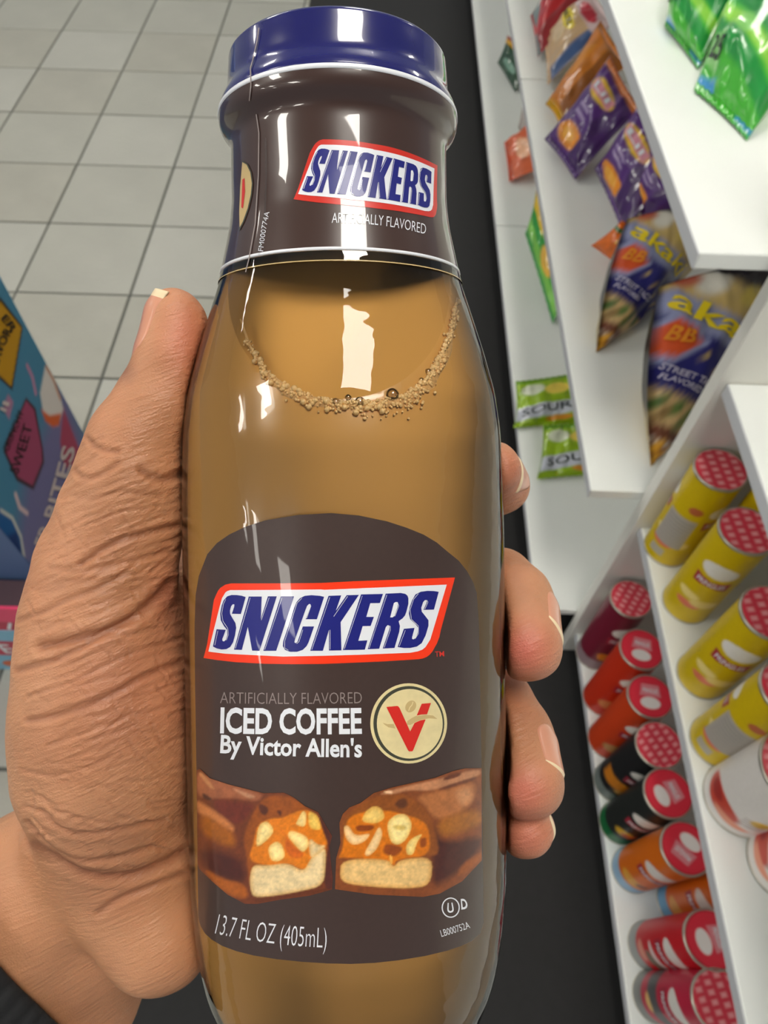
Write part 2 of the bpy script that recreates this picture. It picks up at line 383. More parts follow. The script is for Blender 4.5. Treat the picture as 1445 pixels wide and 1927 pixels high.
# ---- front label
def T1(pts): return [(370+x/5.558, 1070+y/5.558) for x, y in pts]
def T2(pts): return [(610+x/5.558, 1070+y/5.558) for x, y in pts]
LAB = [(367,1291),(366,1180),(368,1120),(374,1084),(390,1043),(408,1022),(431,1006),(462,991),(500,979),(560,969),(623,965.5),(675,970),(728,981),(765,993),(797,1006),(822,1021),(842,1038),(863,1055),(879,1075),(890,1095),(897,1116),(901,1171),(904,1314),
       (909,1611),(910,1735),(904,1757),(888,1771),(866,1781),(842,1789),(800,1799),(751,1807),(705,1812),(660,1814),(615,1813),(568,1810),(520,1805),(477,1798),(445,1790),(418,1780),(398,1768),(386,1757),(377,1742),(373,1725),(370,1474)]
def decal(name, V2, F, m, parent, off, col=None):
    W = onto(V2, off); n = np.array([FW])*-1
    me_v = W
    # orient faces toward the viewer
    F2 = []
    for f in F:
        a, b, c = V2[f[0]], V2[f[1]], V2[f[2]]
        F2.append(tuple(f) if (b[0]-a[0])*(c[1]-a[1])-(b[1]-a[1])*(c[0]-a[0]) < 0 else tuple(f)[::-1])
    return mk(name, me_v, F2, m, parent, True, col)
def poly_decal(name, poly, m, parent, off, step=10, col=None):
    V, F = fill2d(poly, step); return decal(name, V, F, m, parent, off, None if col is None else col(V))
def merge(parts):
    V = []; F = []; n = 0
    for v, f in parts: V.append(v); F += [tuple(i+n for i in q) for q in f]; n += len(v)
    return np.concatenate(V), F
label = poly_decal('front_label', LAB, MT['label'], bottle, .00012, 11)
LOGO_R = T1([(72,935),(110,790),(180,330),(205,270),(225,230),(250,200),(300,168),(360,155),(800,155),(1300,150)])+T2([(300,133),(700,118),(1368,93),(1220,640),(1205,715),(1180,780),(1130,870),(1100,903),(1070,925),(1030,940),(980,948),(600,972),(0,997)])+T1([(1000,1000),(700,995),(400,978),(200,955)])
LOGO_W = T1([(122,868),(240,400),(265,310),(300,250),(320,235),(350,225),(400,225),(900,222),(1300,218)])+T2([(0,222),(400,205),(800,188),(1282,167),(1140,640),(1110,740),(1060,820),(1025,848),(980,865),(900,880),(400,900),(0,912)])+T1([(900,920),(500,900),(300,890)])
S_1 = T1([(512,298),(470,284),(420,277),(365,276),(320,290),(282,332),(262,385),(246,470),(252,540),(285,600),(318,640),(322,690),(305,745),(285,762),(268,755),(268,735),(305,640),(208,634),(170,815),(210,835),(260,846),(310,842),(350,820),(380,770),(400,700),(413,620),(405,570),(375,520),(350,475),(348,440),(360,395),(378,372),(395,375),(392,400),(368,472),(462,475)])
N_1 = T1([(545,292),(680,292),(670,530),(745,290),(838,290),(657,860),(580,858),(535,610),(472,850),(390,848)])
I_1 = T1([(880,290),(1018,290),(832,860),(697,860)])
C_1 = T1([(1333,295),(1290,285),(1200,278),(1130,285),(1080,310),(1045,350),(1020,410),(960,600),(905,760),(900,810),(925,850),(975,870),(1050,870),(1110,850),(1150,810),(1170,770),(1228,605),(1110,605),(1055,765),(1035,780),(1022,770),(1030,735),(1135,440),(1155,390),(1175,370),(1192,375),(1190,400),(1140,530),(1257,530)])
K_1 = T2([(45,285),(178,280),(122,440),(235,278),(363,275),(172,560),(180,855),(50,857),(50,640),(-14,860),(-147,860)])
E_1 = T2([(385,270),(615,265),(582,360),(482,362),(440,505),(520,505),(485,600),(402,602),(357,755),(452,750),(425,848),(195,852)])
R_1 = T2([(643,262),(800,255),(850,265),(872,285),(880,310),(880,370),(860,450),(845,490),(820,520),(778,550),(792,600),(785,660),(735,830),(612,836),(680,640),(685,600),(665,590),(645,610),(575,838),(455,843)])
RH = T2([(728,362),(745,350),(762,350),(772,362),(768,400),(735,495),(715,510),(690,510)])
S_2 = T2([(1198,243),(1150,235),(1080,233),(1010,242),(955,270),(920,330),(895,400),(885,470),(900,530),(950,575),(985,620),(980,670),(960,720),(935,740),(918,735),(920,715),(945,620),(833,630),(768,820),(830,830),(900,830),(970,815),(1020,780),(1060,700),(1090,600),(1090,540),(1060,500),(1020,450),(1015,410),(1035,350),(1055,328),(1075,335),(1070,360),(1038,432),(1148,428)])
LET = [S_1, N_1, I_1, C_1, K_1, E_1, R_1, S_2]
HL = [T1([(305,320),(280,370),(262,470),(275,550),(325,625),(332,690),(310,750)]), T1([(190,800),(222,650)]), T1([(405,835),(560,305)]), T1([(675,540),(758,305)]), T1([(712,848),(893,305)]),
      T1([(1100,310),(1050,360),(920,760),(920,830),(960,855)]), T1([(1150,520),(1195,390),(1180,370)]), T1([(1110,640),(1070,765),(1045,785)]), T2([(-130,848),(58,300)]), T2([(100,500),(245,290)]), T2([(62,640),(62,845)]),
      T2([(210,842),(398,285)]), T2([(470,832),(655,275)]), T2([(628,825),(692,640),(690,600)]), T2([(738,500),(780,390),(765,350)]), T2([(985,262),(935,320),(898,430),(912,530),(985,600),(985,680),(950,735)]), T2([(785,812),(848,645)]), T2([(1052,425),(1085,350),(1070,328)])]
def strip2d(pts, wd):
    pts = np.array(pts, float); T = np.gradient(pts, axis=0); T /= np.linalg.norm(T, axis=1, keepdims=True)+1e-9; N = np.stack([-T[:, 1], T[:, 0]], 1)
    n = len(pts); return np.concatenate([pts-N*wd/2, pts+N*wd/2]), [(i, i+1, n+i+1, n+i) for i in range(n-1)]
def densify(pts, k=6):
    out = []
    for a, b in zip(pts[:-1], pts[1:]):
        for t in np.linspace(0, 1, k, endpoint=False): out.append(np.array(a)*(1-t)+np.array(b)*t)
    return out+[np.array(pts[-1])]
poly_decal('logo_border', LOGO_R, MT['red'], label, .00018, 12)
poly_decal('logo_field', LOGO_W, MT['white'], label, .00024, 12)
decal('logo_letters', *merge([fill2d(p, 9) for p in LET]), MT['navy'], label, .00030)
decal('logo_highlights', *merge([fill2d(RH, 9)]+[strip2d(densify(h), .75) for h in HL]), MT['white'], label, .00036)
tx = []
decal('flavour_text', *text_on('ARTIFICIALLY FLAVORED', (414,1323.5), (548,1325), (681,1323.5), 22, -.012), MT['greyp'], label, .0002)
decal('product_text', *text_on('ICED COFFEE', (414,1378), (548,1380), (681,1379), 46, .032), MT['white'], label, .0002)
decal('maker_text', *text_on("By Victor Allen's", (414,1416), (548,1422), (681,1424), 33, .026), MT['white'], label, .0002)
decal('volume_text', *text_on('13.7 FL OZ (405mL)', (404,1757), (505,1775), (614,1784), 39, -.012), MT['white'], label, .0002)
decal('code_text', *text_on('LB000752A', (831,1763), (858,1755), (885,1746), 13, 0), MT['white'], label, .0002)
decal('kosher_letter', *text_on('U', (841,1717), (848,1717), (855,1716), 18, .02), MT['white'], label, .0002)
decal('dairy_letter', *text_on('D', (868,1711), (875,1710), (882,1708), 19, .03), MT['white'], label, .0002)
decal('trademark', *text_on('TM', (819,1236), (827,1235.5), (836,1235), 10, .01), MT['red2'], label, .0002)
oc = np.array(list(ell(848, 1708, 16, 18, 0, 30))+[ell(848, 1708, 16, 18, 0, 30)[0]]); decal('kosher_ring', *strip2d(oc, 2.2), MT['white'], label, .0002)
# round emblem
def emb(pts): return [(690+x/8.5, 1270+y/8.5) for x, y in pts]
poly_decal('emblem_rim', ell(769, 1361.3, 72.3, 75.5, 0, 56), MT['cream'], label, .00018, 12)
poly_decal('emblem_ring', ell(769.3, 1361.5, 66.7, 70.5, 0, 56), MT['olive'], label, .00022, 12)
poly_decal('emblem_disc', ell(771, 1362, 62.0, 65.5, 0, 56), MT['cream'], label, .00026, 12)
decal('emblem_swoosh', *merge([fill2d(emb([(255,765),(330,788),(430,785),(460,860),(350,840),(290,800)]), 9), fill2d(emb([(640,795),(650,740),(720,690),(800,650),(800,660),(940,640),(1060,650),(1130,705),(1000,695),(870,715),(760,765),(700,800)]), 9),
      fill2d(ell(690+704/8.5, 1270+505/8.5, 9.5, 12, .6, 20), 9)]), MT['tan'], label, .0003)
decal('emblem_letter', *merge([fill2d(emb([(315,514),(485,497),(505,503),(525,530),(695,905),(765,770),(860,728),(942,712),(745,1200),(730,1222),(680,1224),(660,1205)]), 9), fill2d(emb([(880,462),(1028,450),(965,630),(870,635),(800,650)]), 9)]), MT['vred'], label, .00034)
decal('bean_groove', *strip2d(densify(emb([(740,430),(725,480),(690,520),(670,575)])), 1.4), MT['cream'], label, .00034)
# the two cut bars
def B1(pts): return [(360+x/5.161, 1420+y/5.161) for x, y in pts]
def B2(pts): return [(620+x/4.817, 1420+y/4.817) for x, y in pts]
def bar(name, outline, base, layers):
    def colf(V):
        C = np.tile(lin(base), (len(V), 1)).astype(float)
        for poly, rgb, soft in layers:
            poly = np.array(poly, float)
            for _ in range(2): q = np.roll(poly, -1, 0); poly = np.stack([poly*.78+q*.22, poly*.22+q*.78], 1).reshape(-1, 2)
            if soft <= 3:
                sd = sdpoly(V, poly); a = np.clip(.5-sd/soft, 0, 1)[:, None]; k = np.clip(-sd/9, 0, 1)[:, None]
                C[:] = C*(1-a)+(lin(rgb)*(np.array([.86,.70,.48])*(1-k)+k))*a
            else: paint(C, V, poly, rgb, soft)
        n = vnoise(V, .09, 3)*.6+vnoise(V, .22, 3)*.6+.3*vnoise(V, .5, 5); return C*(0.70+.42*n)[:, None]
    poly_decal(name, outline, MT['choc'], label, .0002, 2.4, colf)
CR, CA, NG, NT = (150,75,15), (222,122,8), (236,208,156), (252,224,150)
bar('left_bar_picture', B1([(52,150),(85,140),(130,180),(180,230),(360,290),(560,340),(700,375),(900,370),(1000,420),(1100,500),(1230,560),(1300,680),(1365,790),(1340,900),(1355,1050),(1372,1200),(1365,1310),(1150,1370),(860,1410),(640,1450),(520,1450),(350,1360),(200,1230),(75,1110),(60,1050)]), (112,52,22), [
    (B1([(52,150),(180,230),(560,340),(700,390),(650,460),(400,420),(200,430),(52,400)]), (160,92,58), 6), (B1([(60,170),(110,180),(240,340),(180,330)]), (205,150,110), 3), (B1([(380,320),(470,350),(640,410),(560,430)]), (196,140,105), 4),
    (B1([(100,370),(150,390),(210,440),(120,440)]), (70,35,25), 4), (B1([(200,430),(500,470),(620,480),(520,640),(400,690),(250,560)]), (108,42,26), 7),
    (B1([(52,440),(150,500),(300,600),(420,700),(400,760),(200,640),(60,560)]), (200,122,66), 8), (B1([(90,560),(400,740),(440,900),(300,880),(100,760)]), (162,88,14), 12),
    (B1([(60,900),(500,1000),(530,1250),(300,1200),(100,1080)]), (76,28,18), 14), (B1([(110,1100),(300,1210),(520,1260),(560,1400),(420,1390),(250,1280)]), (172,88,18), 7),
    (B1([(600,560),(720,400),(960,400),(1100,500),(1230,600),(1290,780),(1330,870),(1290,1280),(580,1390),(540,1000),(500,800)]), CR, 5), (B1([(650,460),(760,520),(720,600),(660,560)]), (90,40,20), 4), (B1([(820,540),(880,540),(870,610)]), (90,40,20), 3),
    (B1([(640,680),(760,620),(880,620),(1000,560),(1120,530),(1230,600),(1290,770),(1330,880),(1200,1000),(1110,1140),(950,1050),(800,1085),(600,1050),(560,980),(600,880)]), CA, 4),
    (B1([(600,1070),(740,1080),(930,1050),(1090,1140),(1160,1010),(1200,960),(1300,900),(1310,1000),(1290,1270),(1050,1330),(820,1370),(600,1390),(570,1280),(570,1170)]), NG, 3), (B1([(1140,800),(1230,880),(1320,880),(1200,990),(1150,1000)]), NG, 3),
    (B1([(650,680),(740,640),(810,740),(740,830),(620,915)]), NT, 2.5), (B1([(740,900),(820,840),(880,870),(915,990),(850,1040),(770,1030)]), NT, 2.5), (B1([(960,730),(1120,790),(1150,880),(1080,960),(1010,880),(930,790)]), NT, 3), (B1([(1030,640),(1080,540),(1120,570),(1110,710),(1010,680)]), NT, 2.5), (B1([(1130,540),(1230,590),(1270,740),(1140,720)]), (250,208,100), 3),
    (B1([(840,700),(930,790),(900,900),(960,1000),(1060,1010),(1100,960),(1000,900),(930,800)]), (205,95,10), 4),
    (B1([(1230,560),(1365,790),(1340,900),(1372,1200),(1365,1310),(1290,1300),(1310,1000),(1340,880),(1280,740)]), (84,38,30), 4), (B1([(560,1400),(850,1380),(1080,1330),(1365,1290),(1150,1370),(860,1410),(640,1450)]), (100,45,15), 4)])
bar('right_bar_picture', B2([(120,540),(180,480),(280,440),(400,350),(560,300),(780,250),(960,210),(1120,150),(1230,125),(1378,122),(1380,960),(1200,1150),(1000,1260),(850,1290),(400,1270),(50,1220),(60,940),(100,800),(90,620)]), (132,68,28), [
    (B2([(780,380),(1000,330),(1330,230),(1300,450),(1100,560),(960,590),(880,480)]), (178,108,58), 10), (B2([(1140,330),(1270,290),(1300,400),(1200,470)]), (205,140,92), 12),
    (B2([(440,360),(600,310),(1000,220),(1350,125),(1380,180),(1100,280),(900,330),(700,320),(560,370)]), (190,128,88), 5), (B2([(1040,200),(1200,150),(1180,200),(1030,240)]), (110,55,32), 3), (B2([(1000,300),(1350,190),(1300,240),(1000,330)]), (112,58,34), 4), (B2([(470,340),(560,320),(580,365)]), (250,215,190), 2),
    (B2([(980,600),(1250,500),(1380,520),(1380,640),(1000,760)]), (165,98,24), 14), (B2([(930,620),(1010,800),(1380,740),(1380,860),(1100,1120),(930,1200),(930,900)]), (74,30,22), 14), (B2([(1380,880),(1380,960),(1150,1130),(1200,1000)]), (160,82,22), 8),
    (B2([(130,560),(400,370),(700,350),(880,500),(940,620),(1000,880),(930,930),(120,930),(110,700)]), (142,76,24), 5), (B2([(580,440),(680,380),(720,460),(640,500)]), (95,50,25), 5),
    (B2([(130,720),(170,570),(300,520),(500,500),(760,560),(900,640),(915,920),(600,950),(590,1020),(540,960),(130,930),(75,940),(120,860)]), (216,116,6), 4), (B2([(230,640),(420,640),(380,690),(250,700)]), (150,70,10), 3), (B2([(500,800),(680,840),(600,930),(480,900)]), (150,70,15), 5), (B2([(820,760),(880,750),(880,830),(820,850)]), (150,70,10), 4),
    (B2([(110,950),(530,945),(580,1025),(640,950),(940,925),(915,1190),(700,1215),(400,1200),(150,1170),(90,1110)]), (234,192,124), 3), (B2([(540,900),(575,930),(570,1000),(545,980)]), (250,190,90), 2),
    (B2([(320,520),(400,460),(480,490),(505,580),(420,630),(285,610)]), (240,200,110), 2.5), (B2([(515,620),(600,540),(700,540),(755,640),(700,770),(620,825),(550,790)]), (250,226,150), 2.5), (B2([(560,640),(700,640),(680,690),(600,680)]), (226,190,100), 4),
    (B2([(125,650),(170,640),(230,740),(380,710),(320,790),(220,825),(150,770)]), (252,214,160), 2.5), (B2([(450,640),(485,720),(430,860),(350,925),(310,900),(390,760)]), (252,216,160), 2.5), (B2([(690,830),(740,760),(850,710),(790,800),(760,910),(700,910)]), (250,222,140), 2.5)])

# ---- neck print: the same logo, warped to the neck
bl, tl_, tr_, br_ = LOGO_R[0], (397,1098), (855,1086), (833,1238)
def unit_uv(P):
    P = np.asarray(P, float); v = (P[:, 1]-(1098-(P[:, 0]-397)*12/458))/(1240-1098+8.0); lx = 418-35*v*1.0; rx = 856-26*v-8*v*v
    return np.stack([(P[:, 0]-lx)/(rx-lx), v], 1)
def neckwarp(P):
    q = unit_uv(P); u, v = q[:, 0:1], q[:, 1:2]; u = u+.04*u*(1-u)
    t0, tm, t1 = np.array((598,262.)), np.array((716,270.)), np.array((823,311.)); b0, bm_, b1 = np.array((551,383.)), np.array((702,386.)), np.array((826,412.))
    def qd(a, m, b, t): c = 2*m-(a+b)/2; return (1-t)**2*a+2*t*(1-t)*c+t*t*b
    return qd(t0, tm, t1, u)*(1-v)+qd(b0, bm_, b1, u)*v
sleeve = bottle.children[[c.name for c in bottle.children].index('neck_sleeve')]
def neck(name, polys, m, off, step=8, extra=()):
    V, F = merge([fill2d(neckwarp(densify(list(p)+[p[0]], 3)[:-1]), step) for p in polys]+list(extra)); decal(name, V, F, m, sleeve, off)
neck('logo_border', [LOGO_R], MT['red2'], .00026); neck('logo_field', [LOGO_W], MT['white'], .00032); neck('logo_letters', LET, MT['navy'], .00038, 6)
hl = [(neckwarp(strip2d(densify(h), 1.1)[0]), strip2d(densify(h), 1.1)[1]) for h in HL]
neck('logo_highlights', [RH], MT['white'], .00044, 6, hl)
decal('flavour_text', *merge([text_on('ARTIFICIALLY FLAVORED', (624,419.5), (714,424), (801,441), 19.5, -.006, up=(.05,-1)), text_on('FM000774A', (495,473), (500,436), (507,399), 9.5, 0)]), MT['white'], sleeve, .0003)
poly_decal('emblem_disc', [(456,303),(465,310),(472,325),(475,345),(473,366),(467,392),(458,417),(451,430),(450,400),(452,350)], MT['tan'], sleeve, .00028, 8)
decal('emblem_ring', *strip2d(densify([(455,303),(465,309),(472,324),(475,345),(473,366),(467,392),(458,417),(450,432)]), 2.4), MT['olive'], sleeve, .00034)
poly_decal('emblem_letter', [(460,335),(456,338),(454,390),(457,392),(461,360)], MT['vred'], sleeve, .00034, 6)

# ---- foam at the coffee line
def sphere(c, r, n=7, m=10):
    V = [c+np.array([0, 0, r])]; F = []
    for i in range(1, n):
        a = math.pi*i/n
        for j in range(m): b = 2*math.pi*j/m; V.append(c+r*np.array([math.sin(a)*math.cos(b), math.sin(a)*math.sin(b), math.cos(a)]))
    V.append(c-np.array([0, 0, r])); e = len(V)-1
    for j in range(m):
        k = (j+1) % m; F.append((0, 1+j, 1+k)); F.append((e, 1+(n-2)*m+k, 1+(n-2)*m+j))
        for i in range(n-2): F.append((1+i*m+j, 1+(i+1)*m+j, 1+(i+1)*m+k, 1+i*m+k))
    return np.array(V), F
ARC = np.array([(447,560),(452,600),(470,650),(500,697),(540,728),(590,748),(640,757),(700,757),(760,744),(800,714),(830,668),(850,612),(861,560)], float)
seg = np.r_[0, np.cumsum(np.linalg.norm(np.diff(ARC, axis=0), axis=1))]
AP = np.array(densify([tuple(a) for a in ARC[1:]], 5)); tt_ = np.linspace(0, 1, len(AP)); T_ = np.gradient(AP, axis=0); T_ /= np.linalg.norm(T_, axis=1, keepdims=True); N_ = np.stack([-T_[:, 1], T_[:, 0]], 1)
wd_ = (5+20*np.exp(-((tt_-.74)/.2)**2)+13*np.exp(-((tt_-.3)/.15)**2))*np.sin(np.pi*np.clip(tt_, .02, .98))**.5*(.8+.4*vnoise(AP, .12, 3)); n_ = len(AP)
fb = mk('foam_rim', np.concatenate([onto(AP-N_*2, -.00085), onto(AP+N_*wd_[:, None]*.5, -.00080), onto(AP+N_*wd_[:, None], -.00105)]), [(i, i+1, n_+i+1, n_+i) for i in range(n_-1)]+[(n_+i, n_+i+1, 2*n_+i+1, 2*n_+i) for i in range(n_-1)], mat('froth', (212,166,104), .4, noise=.25, nscale=1500, bump=.6, bscale=1800), bottle, True)
parts = []
for i in range(760):
    t = rng.uniform(.12, 1)*seg[-1] if i % 3 else rng.uniform(.5, .97)*seg[-1]
    p = np.array([np.interp(t, seg, ARC[:, 0]), np.interp(t, seg, ARC[:, 1])]); rel = t/seg[-1]
    wdt = 8+24*math.exp(-((rel-.72)/.22)**2)+14*math.exp(-((rel-.3)/.15)**2)
    q = p+np.array([rng.normal(0, 3), abs(rng.normal(0, .55))*wdt-3]); rad = rng.uniform(.00015, .00036)*(1.7 if rng.random() < .12 else 1)
    parts.append(sphere(onto([q], -.0008)[0], rad, 5, 8))
fo = mk('foam', *merge(parts), MT['foam'], bottle, True); fo['kind'] = 'stuff'
for (x, y, rp) in [(632,757,8),(677,757,10.5),(738,743,13),(655,748,6),(805,700,7),(792,716,6),(820,678,6)]:
    b_ = mk('bubble', *sphere(onto([(x, y)], -.0012)[0], rp*.118/FPX, 12, 20), MT['bubble'], bottle, True)

# ================================================================== HAND
GH = .00095
xs0, ys0, ds0 = -.150, -.166, .118; NX, NY, ND = int(.205/GH), int(.231/GH), int(.122/GH)
gx = (xs0+GH*np.arange(NX)).astype(np.float32); gy = (ys0+GH*np.arange(NY)).astype(np.float32); gd = (ds0+GH*np.arange(ND)).astype(np.float32)
FLD = np.full((NX, NY, ND), .03, np.float32)
def jp(px, py, d, rp): return np.array([(px-722.5)/FPX*d, (963.5-py)/FPX*d, d, rp*d/FPX])
def add(a, b, k=.003, cut=False):
    a = np.asarray(a, float); b = np.asarray(b, float); R = max(a[3], b[3])+.012
    lo = np.minimum(a[:3], b[:3])-R; hi = np.maximum(a[:3], b[:3])+R
    sl = [slice(max(0, int((lo[i]-o)/GH)), min(n, int((hi[i]-o)/GH)+1)) for i, (o, n) in enumerate(((xs0, NX), (ys0, NY), (ds0, ND)))]
    if any(s.stop <= s.start for s in sl): return
    X = gx[sl[0]][:, None, None]-a[0]; Y = gy[sl[1]][None, :, None]-a[1]; Z = gd[sl[2]][None, None, :]-a[2]; e = (b-a)[:3]; L2 = e@e+1e-12
    t = np.clip((X*e[0]+Y*e[1]+Z*e[2])/L2, 0, 1).astype(np.float32)
    d = np.sqrt((X-t*e[0])**2+(Y-t*e[1])**2+(Z-t*e[2])**2)-(a[3]+(b[3]-a[3])*t)
    f = FLD[sl[0], sl[1], sl[2]]
    h = np.clip(.5+.5*(f-d)/k, 0, 1); FLD[sl[0], sl[1], sl[2]] = f*(1-h)+d*h-k*h*(1-h)
def chain(js, k=.003):
    for a, b in zip(js[:-1], js[1:]): add(a, b, k)
# forearm and wrist
chain([jp(165,1600,.180,140), jp(40,1720,.184,158), jp(-170,1915,.190,180)], .010)
chain([jp(222,1740,.190,100), jp(120,1880,.194,118), jp(-40,2080,.200,135)], .010)
chain([jp(230,1690,.186,80), jp(90,1830,.188,120)], .010)
# ball of the thumb
chain([jp(188,1230,.156,140), jp(196,1330,.158,146), jp(204,1440,.162,148), jp(222,1560,.168,134)], .008)
chain([jp(255,1300,.168,115), jp(250,1560,.172,112), jp(272,1690,.170,100), jp(300,1762,.168,88)], .008)
chain([jp(300,1762,.168,88), jp(340,1700,.176,70)], .006)
# thumb
chain([jp(332,603,.1470,57), jp(322,680,.1470,59), jp(291,757,.1475,66), jp(257,832,.148,81), jp(243,895,.149,90), jp(218,972,.151,99), jp(190,1070,.153,112), jp(186,1160,.155,131), jp(188,1230,.156,140)], .0035)
add(jp(345,640,.148,44), jp(338,760,.148,48), .004); add(jp(300,960,.152,46), jp(260,1060,.155,70), .006)
# palm round the back of the bottle
def cj(xr, py, dr, r): d = .1512+dr; return np.array([FOOT[0]+xr, (963.5-py)/FPX*d, d, r])
for (ya, yb, yc) in ((1120,1130,1100),(1240,1260,1230),(1370,1400,1380),(1490,1530,1520)):
    chain([jp(235,ya+40,.168,95), cj(-.040, yb, .034, .0125), cj(-.018, yc, .050, .0118), cj(.002, yc, .0505, .0100)], .010)
add(jp(235,1600,.178,90), cj(-.030,1600,.044,.013), .012)
# fingers round the back to the right-hand side
def finger(yk, yp, yd, tipj, r, prej):
    chain([cj(.002, yk, .0495, r+.0012), cj(.0235, yp, .0405, r+.0006), cj(.0375, yd, .0215, r), prej, tipj], .0022)
finger(1060, 980, 915, jp(929,880,.160,49), .0068, jp(930,895,.167,50))
finger(1170, 1120, 1095, jp(984,1208,.156,72), .0082, jp(962,1128,.166,72))
finger(1350, 1330, 1325, jp(985,1464,.157,74), .0080, jp(962,1380,.166,72))
finger(1500, 1520, 1530, jp(988,1560,.162,53), .0066, jp(960,1540,.168,56))
add(jp(1005,1222,.158,50), jp(995,1170,.164,52), .003); add(jp(1008,1482,.159,50), jp(996,1420,.165,52), .003)
# press the skin against the glass
Xg, Yg, Zg = gx[:, None, None]-FOOT[0], gy[None, :, None]-FOOT[1], gd[None, None, :]-FOOT[2]
vg = (Xg*AX[0]+Yg*AX[1]+Zg*AX[2]).astype(np.float32); rg = np.sqrt(np.maximum(Xg*Xg+Yg*Yg+Zg*Zg-vg*vg, 0)); vr_ = RS(vg.ravel()).reshape(vg.shape)
gsd = -(rg-(vr_+.0004)); gsd = np.where((vg > VB-.01), gsd, -1).astype(np.float32)
k = .0012; h = np.clip(.5+.5*(gsd-FLD)/k, 0, 1); FLD = FLD*(1-h)+gsd*h+k*h*(1-h)
del Xg, Yg, Zg, rg, vr_, gsd
def surface_nets(f):
    s = f < 0; nx, ny, nz = f.shape; cnt = np.zeros((nx-1, ny-1, nz-1), np.float32); acc = [np.zeros_like(cnt) for _ in range(3)]; cross = []
    for ax in range(3):
        a = [slice(None)]*3; b = [slice(None)]*3; a[ax] = slice(0, -1); b[ax] = slice(1, None)
        f0, f1 = f[tuple(a)], f[tuple(b)]; c = s[tuple(a)] != s[tuple(b)]; idx = np.argwhere(c); v0 = f0[c]; v1 = f1[c]; t = v0/(v0-v1)
        o1, o2 = [q for q in range(3) if q != ax]
        for d1 in (0, -1):
            for d2 in (0, -1):
                ci = idx.copy(); ci[:, o1] += d1; ci[:, o2] += d2; ok = (ci[:, o1] >= 0) & (ci[:, o2] >= 0) & (ci[:, o1] < f.shape[o1]-1) & (ci[:, o2] < f.shape[o2]-1)
                cc = ci[ok]; tt = t[ok]; I = tuple(cc.T); np.add.at(cnt, I, 1)
                pos = [idx[ok][:, q].astype(np.float32)+(tt if q == ax else 0) for q in range(3)]
                for q in range(3): np.add.at(acc[q], I, pos[q])
        cross.append((ax, idx, s[tuple(a)][c]))
    m = cnt > 0; ids = np.full(cnt.shape, -1, np.int64); ids[m] = np.arange(m.sum()); V = np.stack([acc[q][m]/cnt[m] for q in range(3)], 1); F = []
    for ax, idx, sg in cross:
        o1, o2 = [(1, 2), (2, 0), (0, 1)][ax]; ok = (idx[:, o1] > 0) & (idx[:, o2] > 0) & (idx[:, o1] < f.shape[o1]-1) & (idx[:, o2] < f.shape[o2]-1); idx = idx[ok]; sg = sg[ok]
        q = []
        for d1, d2 in ((-1, -1), (0, -1), (0, 0), (-1, 0)):
            ci = idx.copy(); ci[:, o1] += d1; ci[:, o2] += d2; q.append(ids[tuple(ci.T)])
        q = np.stack(q, 1); q[~sg] = q[~sg][:, ::-1]; F.append(q)
    return V, np.concatenate(F)
HV, HF = surface_nets(FLD); del FLD
HV = HV*GH+np.array([xs0, ys0, ds0])
HF = HF[:, ::-1]      # depth axis points away from the viewer
W = CAM+np.outer(HV[:, 0], RT)+np.outer(HV[:, 1], UP)+np.outer(HV[:, 2], FW)
wrist_w = at_d(60, 1850, .19)
person = empty('person', wrist_w)
tag(person, 'left hand gripping the coffee bottle from behind, thumb upright along the glass, black knit cuff', 'person')
me = bpy.data.meshes.new('hand'); me.from_pydata((W-wrist_w).tolist(), [], HF.tolist())
tmp = bpy.data.objects.new('tmp', me); COL.objects.link(tmp)
sm_ = tmp.modifiers.new('s', 'SMOOTH'); sm_.factor = .5; sm_.iterations = 4
ss = tmp.modifiers.new('d', 'SUBSURF'); ss.levels = 1
me2 = bpy.data.meshes.new_from_object(tmp.evaluated_get(bpy.context.evaluated_depsgraph_get())); me2.name = 'hand'
bpy.data.objects.remove(tmp)
nv = len(me2.vertices); co = np.empty(nv*3); me2.vertices.foreach_get('co', co); co = co.reshape(-1, 3)
no = np.empty(nv*3); me2.vertex_normals.foreach_get('vector', no); no = no.reshape(-1, 3)
Ww = co+np.array(wrist_w); hx, hy, hd = to_px(Ww); P2 = np.stack([hx, hy], 1)
view = CAM-Ww; view /= np.linalg.norm(view, axis=1, keepdims=True); facing = np.clip((no*view).sum(1)*3, 0, 1)
